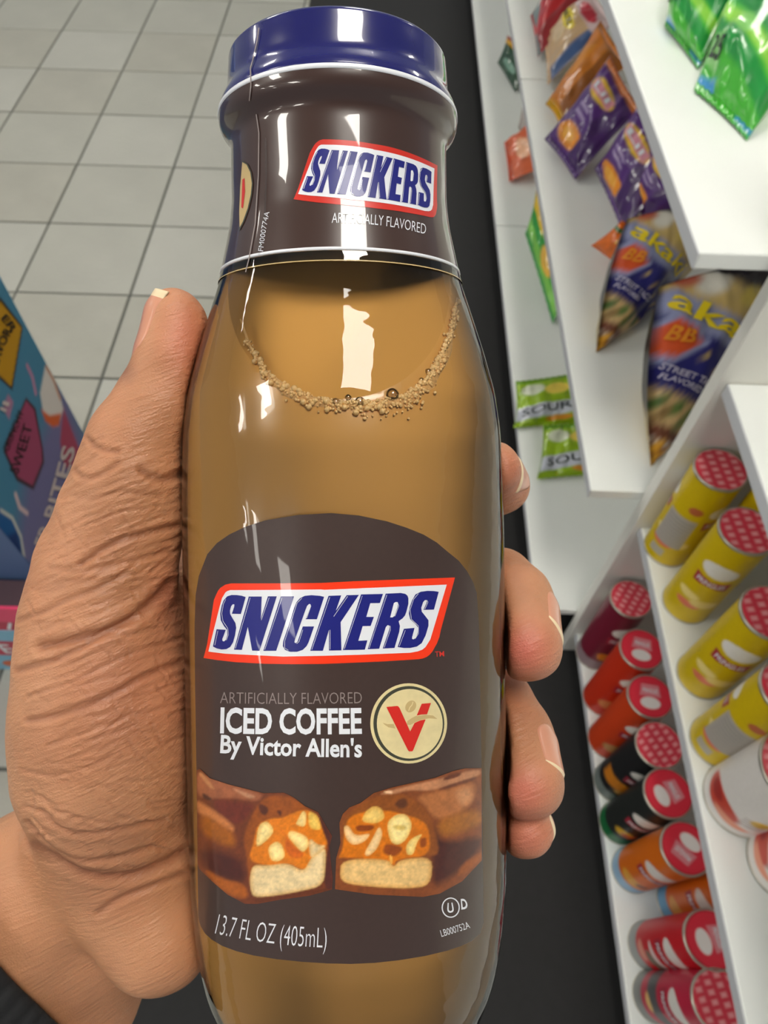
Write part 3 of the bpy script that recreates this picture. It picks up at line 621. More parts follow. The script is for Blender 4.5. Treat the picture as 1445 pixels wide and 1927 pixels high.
CRE = [([(265,886),(285,898),(307,903),(345,893)], 7, .8), ([(165,826),(175,838),(192,846),(222,850)], 5, .6), ([(138,884),(150,897),(172,900),(200,888),(222,872)], 5, .5), ([(150,1062),(190,1036),(230,1016),(280,1002),(332,990)], 6, .8),
       ([(92,1068),(140,1074),(184,1070),(250,1055),(318,1037)], 5, .4), ([(35,1168),(80,1152),(127,1129),(180,1108),(238,1080)], 5, .6), ([(77,1218),(140,1205),(200,1187),(240,1168),(269,1149),(300,1120),(320,1097)], 9, 1.3),
       ([(33,1262),(70,1252),(102,1242),(150,1220),(196,1193),(253,1163)], 6, .8), ([(53,1311),(140,1282),(229,1234),(339,1201)], 4, .4), ([(53,1356),(100,1348),(155,1332),(210,1308),(261,1279),(300,1262),(339,1246)], 6, .8),
       ([(90,1401),(150,1382),(204,1360),(280,1340),(345,1320)], 4, .35), ([(41,1450),(90,1460),(135,1454),(212,1422)], 4, .35), ([(74,1528),(100,1552),(135,1569),(180,1568),(229,1561),(310,1544)], 5, .6),
       ([(49,1548),(75,1578),(102,1601),(140,1616),(171,1618),(230,1610),(286,1593)], 5, .6), ([(61,1589),(90,1610),(122,1626),(160,1643),(196,1650),(240,1648),(278,1638),(315,1622),(347,1604)], 9, 1.2),
       ([(184,1720),(215,1698),(245,1683),(300,1662),(347,1646)], 6, .7), ([(70,1500),(110,1530),(150,1540)], 4, .3),
       ([(200,1190),(240,1195),(300,1180)], 4, .4), ([(120,930),(170,940),(230,925),(300,935)], 5, .3), ([(60,1110),(120,1096),(180,1092)], 4, .3)]
rng2 = np.random.default_rng(3)
for _ in range(230):
    x0, y0 = rng2.uniform(40, 330), rng2.uniform(860, 1640); a = math.radians(rng2.normal(-20, 10) if y0 < 1450 else rng2.normal(8, 12)); l = rng2.uniform(30, 110)
    CRE.append(([(x0, y0), (x0+l*.5*math.cos(a), y0+l*.5*math.sin(a)+rng2.normal(0, 3)), (x0+l*math.cos(a), y0+l*math.sin(a))], rng2.uniform(2.2, 3.6), rng2.uniform(.10, .32)))
for _ in range(110):
    x0, y0 = rng2.uniform(50, 300), rng2.uniform(900, 1600); a = math.radians(rng2.normal(55, 12)); l = rng2.uniform(20, 60)
    CRE.append(([(x0, y0), (x0+l*math.cos(a), y0+l*math.sin(a))], rng2.uniform(2, 3), rng2.uniform(.12, .3)))
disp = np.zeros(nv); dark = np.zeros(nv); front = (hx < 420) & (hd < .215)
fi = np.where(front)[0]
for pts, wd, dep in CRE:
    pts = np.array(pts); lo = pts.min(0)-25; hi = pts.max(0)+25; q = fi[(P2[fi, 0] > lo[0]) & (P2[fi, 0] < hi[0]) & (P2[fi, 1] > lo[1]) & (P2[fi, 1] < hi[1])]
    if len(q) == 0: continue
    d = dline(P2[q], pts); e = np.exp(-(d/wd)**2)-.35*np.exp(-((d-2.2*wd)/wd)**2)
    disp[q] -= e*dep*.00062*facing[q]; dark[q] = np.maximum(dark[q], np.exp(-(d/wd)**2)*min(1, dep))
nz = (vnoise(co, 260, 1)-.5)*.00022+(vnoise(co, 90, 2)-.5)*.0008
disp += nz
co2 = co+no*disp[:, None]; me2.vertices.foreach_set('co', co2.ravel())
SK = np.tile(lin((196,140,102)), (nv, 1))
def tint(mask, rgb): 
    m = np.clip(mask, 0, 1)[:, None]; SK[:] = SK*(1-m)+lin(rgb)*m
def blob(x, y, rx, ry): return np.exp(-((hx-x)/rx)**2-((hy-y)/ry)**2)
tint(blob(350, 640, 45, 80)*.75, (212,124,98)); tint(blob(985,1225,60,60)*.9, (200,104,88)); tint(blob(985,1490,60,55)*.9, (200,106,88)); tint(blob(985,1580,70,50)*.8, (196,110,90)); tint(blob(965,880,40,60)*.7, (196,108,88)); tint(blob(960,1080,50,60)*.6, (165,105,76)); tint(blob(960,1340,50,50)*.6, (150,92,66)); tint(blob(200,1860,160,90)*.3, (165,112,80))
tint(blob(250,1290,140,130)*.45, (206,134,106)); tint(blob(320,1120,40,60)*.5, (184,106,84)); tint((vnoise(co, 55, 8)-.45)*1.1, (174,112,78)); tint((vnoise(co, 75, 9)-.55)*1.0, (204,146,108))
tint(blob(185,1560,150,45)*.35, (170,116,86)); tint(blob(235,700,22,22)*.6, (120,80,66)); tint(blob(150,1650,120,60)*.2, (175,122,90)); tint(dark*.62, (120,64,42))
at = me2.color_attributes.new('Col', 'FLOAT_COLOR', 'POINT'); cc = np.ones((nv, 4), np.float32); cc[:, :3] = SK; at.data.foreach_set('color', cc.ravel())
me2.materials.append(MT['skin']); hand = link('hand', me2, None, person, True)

# nails: curved plates bent over the tip, with a pale free edge
from mathutils.bvhtree import BVHTree
_bvh = BVHTree.FromPolygons([tuple(p) for p in (co2+np.array(wrist_w))], [tuple(p.vertices) for p in me2.polygons])
def nail(c, dirv, nrm, wd, ln, over=.0009):
    """plate laid on the skin; c on the finger under the nail, dirv towards the tip, nrm outward (camera coordinates)"""
    tw = lambda q: RT*q[0]+UP*q[1]+FW*q[2]
    d = np.array(dirv, float); d /= np.linalg.norm(d); n = np.array(nrm, float); n -= d*(n@d); n /= np.linalg.norm(n); s_ = np.cross(d, n)
    D, Nn, S = tw(d), tw(n), tw(s_); C0 = CAM+tw(np.array(c)); nu, nl = 19, 22; G = np.zeros((nl, nu, 3))
    for j in range(nl):
        v = j/(nl-1)
        for i in range(nu):
            u = -1+2*i/(nu-1); wv = math.sqrt(max(0, 1-((.30-v)/.30)**2)) if v < .30 else 1.0; ll = (v-.5)*ln+(.10*ln*(1-u*u)*max(0, v-.5)*2)
            if v <= .86 or j == 0:
                p = C0+D*ll+S*(u*wd/2*max(.25, wv)); h = _bvh.ray_cast(Vector(p+Nn*.016), Vector(-Nn), .024)[0]
                G[j, i] = (np.array(h) if h is not None else p+Nn*wd*.5)+Nn*(.00035*min(1, v*6)*(1-.6*abs(u)**4))
            else: G[j, i] = 2*G[j-1, i]-G[j-2, i] if j > 2 else G[j-1, i]
    k = int(.86*(nl-1))
    for j in range(k+1, nl): G[j] = G[k]+(D*ln/(nl-1)*(j-k)*.8)[None, :]*(1+0*G[k])-Nn*(.00018*(j-k)**1.2)
    for _ in range(2):
        G[1:k, 1:-1] = (G[1:k, 1:-1]*2+G[0:k-1, 1:-1]+G[2:k+1, 1:-1]+G[1:k, :-2]+G[1:k, 2:])/6
    V = G.reshape(-1, 3); V = np.concatenate([V, V-Nn*.00055]); N = nu*nl; F = []
    for j in range(nl-1):
        for i in range(nu-1):
            q = (j*nu+i, j*nu+i+1, (j+1)*nu+i+1, (j+1)*nu+i); F.append(q); F.append(tuple(N+x for x in q[::-1]))
    rimi = [i for i in range(nu)]+[j*nu+nu-1 for j in range(1, nl)]+[(nl-1)*nu+i for i in range(nu-2, -1, -1)]+[j*nu for j in range(nl-2, 0, -1)]
    for a, b in zip(rimi, rimi[1:]+rimi[:1]): F.append((b, a, N+a, N+b))
    o = mk('nail', V, F, MT['nail'], person, True); o.data.materials.append(MT['nail_edge'])
    for p in o.data.polygons:
        if min(x % N for x in p.vertices)//nu >= k: p.material_index = 1
    return o
def c3(px, py, d): return np.array([(px-722.5)/FPX*d, (963.5-py)/FPX*d, d])
nail(c3(326,622,.1475), c3(333,560,.147)-c3(318,680,.1475), (-1,.0,-.36), .0108, .0140)
nail(c3(974,1190,.162), (-.05,-.55,-.80), (.85,.45,-.20), .0108, .0115)
nail(c3(976,1425,.162), (-.05,-.75,-.65), (.80,.30,-.50), .0108, .0115)
nail(c3(984,1555,.164), (.05,-.25,-.95), (1,.25,.0), .0085, .0080)
nail(c3(926,882,.165), (0,-.3,-.95), (1,-.1,.1), .0085, .0080)
# ribbed cuff
A0 = c3(150,1690,.187); A1 = c3(-60,1905,.194); e = (A1-A0)/np.linalg.norm(A1-A0); s1 = np.cross(e, [0, 0, 1.]); s1 /= np.linalg.norm(s1); s2 = np.cross(e, s1)
tw3 = lambda q: RT*q[0]+UP*q[1]+FW*q[2]
vs0 = (c3(45,1868,.163)-A0)@e; ns, nr = 240, 26; RR = np.zeros((nr, ns))
for j in range(nr):
    for i in range(ns):
        a = 2*math.pi*i/ns; h = _bvh.ray_cast(Vector(CAM+tw3(A0+e*(vs0+.046*j/(nr-1)))), Vector(tw3(s1*math.cos(a)+s2*math.sin(a))), .08)
        RR[j, i] = h[3] if h[0] is not None else np.nan
col_ = np.nanmedian(RR, axis=0); ok_ = ~np.isnan(col_); col_ = np.interp(np.arange(ns), np.where(ok_)[0], col_[ok_], period=ns)
col_ = np.array([np.nanpercentile(RR[8:, i], 80) if np.isfinite(RR[8:, i]).any() else col_[i] for i in range(ns)]); eP = -np.array([.79, .61, .60]); eP /= np.linalg.norm(eP); P0 = c3(45,1868,.160)
kk = np.hanning(25); kk /= kk.sum(); sm = lambda x: np.convolve(np.r_[x[-12:], x, x[:12]], kk, 'valid')
col_ = np.maximum(sm(col_), 0); V = []
for layer in (0, 1):
    for j in range(nr):
        v = j/(nr-1)
        for i in range(ns):
            a = 2*math.pi*i/ns; rib = .0010*abs(math.sin(a*22)) if layer == 0 else 0
            r_ = col_[i]+(.0028+rib-.0016*max(0, 1-v/.07)**2 if layer == 0 else .0006); b_ = s1*math.cos(a)*r_+s2*math.sin(a)*r_; V.append(A0+e*(((P0-A0-b_)@eP)/(e@eP)+.060*v)+b_)
V = np.array(V); Wc = CAM+np.outer(V[:, 0], RT)+np.outer(V[:, 1], UP)+np.outer(V[:, 2], FW); N = nr*ns
Fq = [(j*ns+i, j*ns+(i+1) % ns, (j+1)*ns+(i+1) % ns, (j+1)*ns+i) for j in range(nr-1) for i in range(ns)]
Fq += [tuple(N+x for x in q[::-1]) for q in Fq]+[(i, N+i, N+(i+1) % ns, (i+1) % ns) for i in range(ns)]
cuff = mk('sweater_cuff', Wc, Fq, MT['knit'], person, True); cuff['label'] = 'black ribbed knit cuff'

# ================================================================== CANS
CR_, CH = .0365, .25; EK = dict(r=.0348, h=.205)
def can_mesh(painter, r=CR_, h=CH):
    nu, nvv = 112, 80; th = np.linspace(-np.pi, np.pi, nu, endpoint=False); z = np.linspace(.003, h-.004, nvv)
    TH, Z = np.meshgrid(th, z); V = np.stack([r*np.cos(TH), r*np.sin(TH), Z], -1).reshape(-1, 3); P = np.stack([TH.ravel()*.0375, Z.ravel()*.25/h], 1)*1000
    C = painter(P); F = [(j*nu+i, j*nu+(i+1) % nu, (j+1)*nu+(i+1) % nu, (j+1)*nu+i) for j in range(nvv-1) for i in range(nu)]
    return V, F, C
def ring_mesh(prof, n=48):
    V = []; F = []
    for rr, zz in prof:
        for j in range(n): a = 2*math.pi*j/n; V.append((rr*math.cos(a), rr*math.sin(a), zz))
    for i in range(len(prof)-1):
        for j in range(n): k = (j+1) % n; F.append((i*n+j, i*n+k, (i+1)*n+k, (i+1)*n+j))
    F.append(tuple(range(n))[::-1]); F.append(tuple((len(prof)-1)*n+j for j in range(n))); return V, F
def disc_mesh(r, z, painter, rot):
    n, m = 26, 72; V = [(0, 0, z)]; F = []
    for i in range(1, n+1):
        for j in range(m): a = 2*math.pi*j/m; V.append((r*i/n*math.cos(a), r*i/n*math.sin(a), z))
    for j in range(m): F.append((0, 1+j, 1+(j+1) % m))
    for i in range(n-1):
        for j in range(m): k = (j+1) % m; F.append((1+i*m+j, 1+(i+1)*m+j, 1+(i+1)*m+k, 1+i*m+k))
    V = np.array(V); c, s = math.cos(-rot), math.sin(-rot); P = np.stack([c*V[:, 0]-s*V[:, 1], s*V[:, 0]+c*V[:, 1]], 1)*1000
    return V, F, painter(P)
def base_col(n, rgb): return np.tile(lin(rgb), (n, 1)).astype(float)
def lid_logo(P):      # red plastic lid: white oval badge, pale lettering block; x across
    C = base_col(len(P), (222,48,68)); d = np.hypot(P[:, 0], P[:, 1]); C[d > 33] = lin((196,40,58))
    paint(C, P, [(-14,20),(14,20),(17,0),(-17,0)], (226,150,158), 2, .8); paint(C, P, ell(0, -11, 16, 10), (240,234,230), 2)
    return C
def lid_pattern(P):   # paper seal printed with rows of small pale marks
    C = base_col(len(P), (212,52,72))
    q = P+np.array([0, 0]); gxx = (q[:, 0]/15) % 1; row = np.floor(q[:, 0]/15); gyy = (q[:, 1]/11+.5*(row % 2)) % 1
    m = np.clip(1.6-np.maximum(abs(gxx-.5)/.36, abs(gyy-.5)/.36)*1.5, 0, 1)[:, None]; C = C*(1-m*.75)+lin((244,180,182))*m*.75
    return C
def body(base, band=None, pic=None, badge=True, bottom=None, nut=False, name=(168,40,60)):
    def f(P):
        C = base_col(len(P), base); x, y = P[:, 0], P[:, 1]
        if bottom: C[y < 42] = lin(bottom)
        if band: paint(C, P, [(-60,70),(60,70),(60,112),(-60,112)], band, 10)
        if pic:
            for (px_, py_, rx, ry, c) in pic: paint(C, P, ell(px_, py_, rx, ry), c, 5)
        for off in ((0, 117.8) if not nut else (60, -60)):
            for o2 in (off, off-235.6):
                if badge:
                    paint(C, P, [(o2-27,152),(o2,146),(o2+27,152),(o2+25,126),(o2,131),(o2-25,126)], name, 2)
                    paint(C, P, ell(o2, 176, 27, 19), (236,232,224), 2)
        if nut:
            paint(C, P, [(-26,60),(24,60),(24,150),(-26,150)], (178,170,160), 2); paint(C, P, [(-20,24),(6,24),(6,44),(-20,44)], (186,178,160), 2); paint(C, P, ell(12, 176, 11, 10), (190,100,60), 2)
            for yy in range(66, 146, 9): stroke(C, P, [(-22,yy),(20,yy)], 1.6, (150,146,140), 1.5)
        return C
    return f
YEL = (214,184,4); pot = [(-8,60,20,9,(226,120,96)),(14,72,22,12,(240,216,130)),(-16,86,18,10,(244,222,140))]
def text_cyl(s, r, x0, x1, z, h, bold):
    V, F = text2d(s, bold); xx = (x0+(x1-x0)*V[:, 0])/1000; th = xx/r; zz = (z+h*V[:, 1]+1.5*np.cos(np.pi*(V[:, 0]-.5)*2)*0)/1000
    return np.stack([r*np.cos(th), r*np.sin(th), zz], 1), F
def can(px, py, z, painter, lidp, label, face=0.0, lidrot=0.0, bypx='lid', r=CR_, h=CH, group='snack cans', words='PRINGLES', lid=True, pos=None, nut=False, tcol='white', name='snack_can'):
    p = pos if pos is not None else at_z(px, py, z+(h if bypx == 'lid' else 0))
    root = empty(name, (p[0], p[1], z)); tag(root, label, 'can', group)
    yaw = math.atan2(-p[1], -p[0])+face; root.rotation_euler = (0, 0, yaw)
    V, F, C = can_mesh(painter, r, h); o = mk('can_wall', V, F, MT['can'], root, True, C, local=True)
    for ofs in ([0] if not nut else [60, -60]):
        if words:
            tv, tf = text_cyl(words, r+.0004, (ofs-21)*r/.0375, (ofs+21)*r/.0375, 133*h/.25, 12*h/.25, .02); mk('lettering', tv, tf, MT[tcol], o, False, local=True)
    Vr, Fr = ring_mesh([(r-.001,0),(r+.0008,.0006),(r+.0008,.0034),(r,.0042)]); mk('bottom_rim', Vr, Fr, MT['rim'], root, True, local=True)
    Vr, Fr = ring_mesh([(r,h-.006),(r+.0010,h-.005),(r+.0010,h-.0012),(r-.0005,h-.0004),(r-.0022,h-.0014)]); mk('top_rim', Vr, Fr, MT['rim'], root, True, local=True)
    if lid:
        V, F, C = disc_mesh(r-.0018, h-.0010, lidp, lidrot-yaw); mk('lid', V, F, MT['lid'], root, False, C, local=True)
        if lidp is lid_logo:
            tv, tf = text2d('PRINGLES', .015); q = np.stack([(tv[:, 0]-.5)*24, 6+7*tv[:, 1]], 1); a = lidrot-yaw; c, s = math.cos(a), math.sin(a)
            q = np.stack([c*q[:, 0]-s*q[:, 1], s*q[:, 0]+c*q[:, 1]], 1)/1000; lo = root.children[-1]
            mk('lettering', np.c_[q, np.full(len(q), h-.0006)], tf, MT['white'], lo, False, local=True)
    return root
G1 = 'snack cans on the bottom shelf'; G2 = 'cans on the middle shelf'
NV = np.pi/2
can(1188,1126, SD, body((120,26,50), pic=[(0,60,24,14,(232,150,20)),(-14,70,12,10,(230,140,20))], bottom=(150,130,135)), lid_pattern, 'maroon snack can with patterned seal, against the side panel on the bottom shelf', .9, -.6, group=G1)
can(1208,1221, SD, body((206,50,20), pic=[(-8,60,26,20,(226,150,90)),(16,78,18,12,(230,160,70))]), lid_logo, 'red-orange snack can with red lid, next to the maroon can on the bottom shelf', .9, -.25, group=G1)
can(1224,1310, SD, body((214,66,22), pic=[(-6,58,28,20,(210,150,90)),(14,80,18,10,(232,170,90))]), lid_logo, 'red-orange snack can with red lid, beside the black can with patterned seal', .9, -.15, group=G1)
can(1241,1401, SD, body((30,30,32), band=(214,130,30), pic=[(0,64,22,12,(200,150,80))], bottom=(120,130,126)), lid_pattern, 'black and orange snack can with pink patterned seal on the bottom shelf', .9, .5, group=G1)
can(1258,1492, SD, body((34,38,36), pic=[(-8,76,16,16,(226,180,40)),(6,70,16,12,(190,90,40))], bottom=(24,110,60)), lid_logo, 'black and green snack can with red lid on the bottom shelf', .7, -1.2, group=G1)
can(1292,1596, SD, body((226,112,16), pic=[(-8,66,22,18,(232,170,60)),(10,70,10,10,(150,70,40))], bottom=(150,190,220)), lid_logo, 'orange snack can with pale blue foot and red lid on the bottom shelf', .6, 2.4, group=G1)
can(1400,1668, SD, body((222,110,20), pic=[(0,66,26,18,(230,170,80))], bottom=(110,170,210)), lid_pattern, 'orange and blue snack can pushed back under the shelf above', .4, 0, group=G1)
can(1339,1768, SD, body((206,28,40), band=None, pic=[(-14,60,16,12,(226,150,130)),(6,84,20,12,(120,110,90)),(0,104,26,7,(230,220,214))], bottom=(150,154,152)), lid_logo, 'red and grey snack can with dark red lid near the front of the bottom shelf', .5, -1.35, group=G1)
can(1356,1884, SD, body((196,40,70), pic=[(-6,70,14,10,(232,190,120))], band=(90,90,92), bottom=(128,130,126)), lid_pattern, 'grey and pink snack can with patterned seal, nearest on the bottom shelf', .4, .2, group=G1)
can(1357,882, SE, body(YEL, pic=pot, nut=True), lid_pattern, 'yellow snack can with grey nutrition panel, against the side panel', -.15, .1, group=G2, nut=True, **EK)
can(1407,997, SE, body(YEL, pic=pot), lid_pattern, 'yellow snack can second from the side panel, on the middle shelf', .25, .1, group=G2, **EK)
can(1452,1152, SE, body(YEL, pic=pot), lid_pattern, 'yellow snack can third from the side panel, leaning light on its front', .35, .1, group=G2, **EK)
can(1347,1394, SE, body(YEL, pic=pot, nut=True), lid_pattern, 'yellow snack can with grey panel, beside the red and white cups', .1, .1, 'base', group=G2, nut=True, **EK)
can(1475,930, SE, body(YEL, pic=pot), lid_pattern, 'yellow snack can in the back row of the middle shelf', .2, .1, group=G2, **EK)
def cup(P):
    C = base_col(len(P), (232,226,220)); 
    for o in (0, 141, -141, 282, -282): 
        paint(C, P, ell(o-20, 60, 28, 30), (206,70,50), 6); paint(C, P, ell(o-28, 66, 12, 16), (170,40,36), 4); paint(C, P, ell(o+2, 40, 20, 12), (232,150,120), 6); paint(C, P, ell(o+20, 100, 9, 16), (236,190,30), 3)
        for k in range(5): stroke(C, P, [(o+6,64+k*9),(o+26,66+k*9)], 2.4, (120,90,90), 2)
    return C
can(1392,1503, SE, cup, lid_pattern, 'white snack tub with red fruit print beside the yellow can with grey panel', .3, 0, 'base', r=.046, h=.16, group=G2, words='', name='snack_tub')
can(1478,1622, SE, cup, lid_pattern, 'white snack tub with red print, at the lower end of the middle shelf', -.2, 0, 'base', r=.046, h=.16, group=G2, words='', name='snack_tub')

# ================================================================== BAGS
def bag(name, label, corners, th, painter, group, seed=0, crimp=.06, wr=.006, pinch=.07):
    """corners BL, BR, TR, TL as (px, py, z): two sheets bulging apart, crimped at both ends"""
    Q = [at_z(*c) for c in corners]; nu, nv_ = 36, 52; u, v = np.meshgrid(np.linspace(0, 1, nu), np.linspace(0, 1, nv_)); u = u.ravel(); v = v.ravel()
    u0, v0 = u, v; u = .5+(u-.5)*(1-pinch*np.sin(np.pi*v)); v = .5+(v-.5)*(1-pinch*.5*np.sin(np.pi*u0))
    base = Q[0]*((1-u)*(1-v))[:, None]+Q[1]*(u*(1-v))[:, None]+Q[2]*(u*v)[:, None]+Q[3]*((1-u)*v)[:, None]
    n = np.cross(Q[1]-Q[0], Q[3]-Q[0]); n /= np.linalg.norm(n)
    if n@(CAM-Q[0]) < 0: n = -n
    u, v = u0, v0
    vv_ = np.clip((v-crimp)/(1-2*crimp), 0, 1); t = (np.sin(np.pi*u)**.5)*(np.sin(np.pi*vv_)**.45)
    W_ = np.linalg.norm(Q[1]-Q[0]); H_ = np.linalg.norm(Q[3]-Q[0]); PP = np.stack([u*W_, v*H_], 1)
    wrk = (vnoise(PP, 26, seed)-.5)*wr*1.6+(vnoise(PP*[1, .35], 85, seed+1)-.5)*wr*.7*(1+1.5*np.exp(-vv_*8)+1.5*np.exp(-(1-vv_)*8))
    zig = .0016*np.where((v < crimp) | (v > 1-crimp), np.sin(u*nu*1.9), 0)
    Fv = base+n*(t*th/2+wrk*np.minimum(1, t*3)+zig)[:, None]; Bv = base-n*(t*th/2+wrk*.5*np.minimum(1, t*3)-zig-.0003)[:, None]
    V = np.concatenate([Fv, Bv]); N = len(Fv); zf = {GA: SA, GB: SB, GC: SCZ}[group]+.0006; V[:, 2] = np.maximum(V[:, 2], zf)
    C1 = painter(np.stack([u, v], 1)); C2 = painter(np.stack([1-u, v], 1)); F = []
    for j in range(nv_-1):
        for i in range(nu-1):
            q = (j*nu+i, j*nu+i+1, (j+1)*nu+i+1, (j+1)*nu+i); F.append(q); F.append(tuple(N+x for x in q[::-1]))
    rimi = list(range(nu))+[j*nu+nu-1 for j in range(1, nv_)]+[(nv_-1)*nu+i for i in range(nu-2, -1, -1)]+[j*nu for j in range(nv_-2, 0, -1)]
    for a, b in zip(rimi, rimi[1:]+rimi[:1]): F.append((b, a, N+a, N+b))
    bc = V[:, 2].argmin(); root = empty(name, V[bc]); tag(root, label, 'bag', group)
    o = mk('pouch', V, F, MT['bag'], root, True, np.concatenate([C1, C2]))
    o['front_n'] = 0
    def surf(UV, off):
        uu, vv = UV[:, 0], UV[:, 1]; ua, va = uu, vv; uu = .5+(uu-.5)*(1-pinch*np.sin(np.pi*vv)); vv = .5+(vv-.5)*(1-pinch*.5*np.sin(np.pi*ua)); b = Q[0]*((1-uu)*(1-vv))[:, None]+Q[1]*(uu*(1-vv))[:, None]+Q[2]*(uu*vv)[:, None]+Q[3]*((1-uu)*vv)[:, None]
        uu, vv = ua, va; v2 = np.clip((vv-crimp)/(1-2*crimp), 0, 1); tt = (np.sin(np.pi*np.clip(uu, 0, 1))**.5)*(np.sin(np.pi*v2)**.45); P_ = np.stack([uu*W_, vv*H_], 1)
        wk = (vnoise(P_, 26, seed)-.5)*wr*1.6+(vnoise(P_*[1, .35], 85, seed+1)-.5)*wr*.7*(1+1.5*np.exp(-v2*8)+1.5*np.exp(-(1-v2)*8))
        return b+n*(tt*th/2+wk*np.minimum(1, tt*3)+off)[:, None]
    surf.asp = W_/H_
    return root, o, surf
def bag_text(o, surf, s, p0, pm, p1, h, m, bold=.02, off=.0030):
    as_ = surf.asp; V, F = text_on(s, (p0[0]*as_, p0[1]), (pm[0]*as_, pm[1]), (p1[0]*as_, p1[1]), h, bold, yup=True); V = V.copy(); V[:, 0] /= as_
    me_ = mk('lettering', surf(V, off), F, m, o, False); return me_
def pt_base(rgb, *layers):
    def f(P):
        C = base_col(len(P), rgb)
        for L in layers:
            if L[0] == 's': stroke(C, P, L[1], L[2], L[3], .03)
            else: paint(C, P, L[1], L[2], L[3] if len(L) > 3 else .03)
        n = vnoise(P, 9, 4); return C*(.85+.3*n)[:, None]
    return f
GB = 'chip bags on the middle shelf'; GA = 'bags on the lowest shelf'; GC = 'green bags on the top shelf'
mat_txt = dict(amber=mat('amber_print', (240,150,30), .35, coat=.4), white=MT['white'], yellow=mat('yellow_print', (240,214,20), .35, coat=.4), orange=mat('orange_print', (226,84,34), .35, coat=.4), dark=mat('dark_print', (30,40,40), .4), pale=mat('pale_print', (196,190,214), .4), pink=mat('pink_print', (236,170,190), .4), plum=mat('plum_print', (150,62,96), .5), black=mat('black_print', (22,20,20), .5), gold=mat('gold_print', (190,140,24), .5), bone=mat('bone_print', (206,190,186), .5))
green = pt_base((70,176,52), ('p', [(0,.28),(1,.12),(1,.26),(0,.44)], (24,140,58)), ('p', [(0,.58),(1,.42),(1,.62),(0,.78)], (22,136,60)), ('p', [(0,.44),(1,.3),(1,.4),(0,.54)], (140,206,70)), ('p', [(0,.84),(1,.72),(1,1),(0,1)], (30,150,60)), ('p', ell(.66,.70,.11,.10), (244,206,30)), ('p', ell(.82,.80,.12,.06), (214,50,40)), ('p', ell(.42,.44,.10,.07), (120,196,90)), ('p', [(0,.03),(.3,.03),(.3,.10),(0,.10)], (60,150,210)), ('p', [(.03,.18),(.24,.14),(.24,.3),(.03,.34)], (150,214,130)))
r1, o1, s1_ = bag('chip_bag', 'green swirl chip bag on the top shelf, further along', [(1250,50,1.003),(1312,130,1.002),(1425,-60,1.07),(1290,-130,1.07)], .07, green, GC, 1, wr=.008)
bag_text(o1, s1_, '25', (.06,.20), (.15,.19), (.24,.18), .10, mat_txt['dark'])
r2, o2_, s2_ = bag('chip_bag', 'green swirl chip bag on the top shelf, nearer its front corner', [(1305,170,1.003),(1405,264,1.002),(1590,20,1.08),(1395,-90,1.08)], .085, green, GC, 2, wr=.008)
bag_text(o2_, s2_, '25', (.06,.20), (.15,.19), (.24,.18), .10, mat_txt['dark'])
# middle shelf, from far to near
bag('snack_bag', 'bright red snack bag farthest along the middle shelf', [(998,30,.60),(1012,108,.585),(1110,-10,.68),(1060,-70,.70)], .05, pt_base((196,26,36), ('p', [(0,0),(.5,0),(.3,.3),(0,.3)], (120,140,140)), ('p', [(.7,0),(1,0),(1,1),(.8,1)], (150,16,28))), GB, 3)
rb, ob, sb_ = bag('snack_bag', 'clear and cream nut bag with yellow lettering on the middle shelf', [(1022,66,.60),(1030,160,.585),(1160,40,.70),(1110,-20,.72)], .05, pt_base((204,170,128), ('p', ell(.35,.35,.2,.15), (226,200,160)), ('p', [(.85,0),(1,0),(1,1),(.85,1)], (60,90,140)), ('p', ell(.3,.55,.3,.10), (240,214,30)), ('p', [(0,.72),(1,.72),(1,1),(0,1)], (214,190,190)), ('p', ell(.5,.82,.3,.08), (190,40,60))), GB, 4, wr=.009)
bag_text(ob, sb_, 'NUTS', (.08,.51), (.3,.51), (.52,.51), .08, mat_txt['black'])
bag('snack_bag', 'amber orange snack bag lying against the purple bag', [(1026,196,.60),(1052,232,.583),(1185,120,.69),(1130,38,.71)], .045, pt_base((206,120,16), ('p', [(.55,.1),(1,0),(1,1),(.6,.9)], (150,84,14)), ('p', [(0,0),(1,0),(1,.07),(0,.07)], (232,180,20)), ('p', [(0,.3),(.3,.4),(.3,.8),(0,.7)], (222,140,30))), GB, 5)
purple = pt_base((82,34,120), ('p', ell(.42,.2,.3,.11), (236,146,20)), ('p', ell(.4,.2,.14,.06), (246,176,60)), ('p', [(.6,0),(1,0),(1,1),(.75,1)], (66,24,98)), ('p', ell(.42,.72,.34,.11), (240,196,20)), ('p', [(.12,.66),(.72,.66),(.72,.78),(.12,.78)], (222,150,170)), ('p', [(0,.92),(1,.9),(1,1),(0,1)], (200,110,30)), ('s', [(.2,.42),(.5,.40)], .03, (190,170,210)), ('s', [(.2,.50),(.5,.48)], .03, (190,170,210)))
for k, (lab, cs, t_) in enumerate([('purple snack bag with two orange discs, leaning on the amber bag', [(1024,262,.60),(1082,338,.583),(1205,205,.70),(1148,105,.72)], .055),
                                ('purple snack bag in the middle of the purple heap, beside the orange crinkled bag', [(1118,318,.61),(1172,440,.583),(1285,310,.70),(1205,190,.73)], .06),
                                ('purple snack bag mostly hidden behind the other purple ones', [(1178,360,.62),(1222,430,.60),(1315,360,.70),(1255,240,.73)], .05)]):
    rr, oo, sf = bag('snack_bag', lab, cs, t_, purple, GB, 10+k, wr=.008); bag_text(oo, sf, 'Lil', (.2,.69), (.42,.69), (.64,.69), .07, mat_txt['white'])
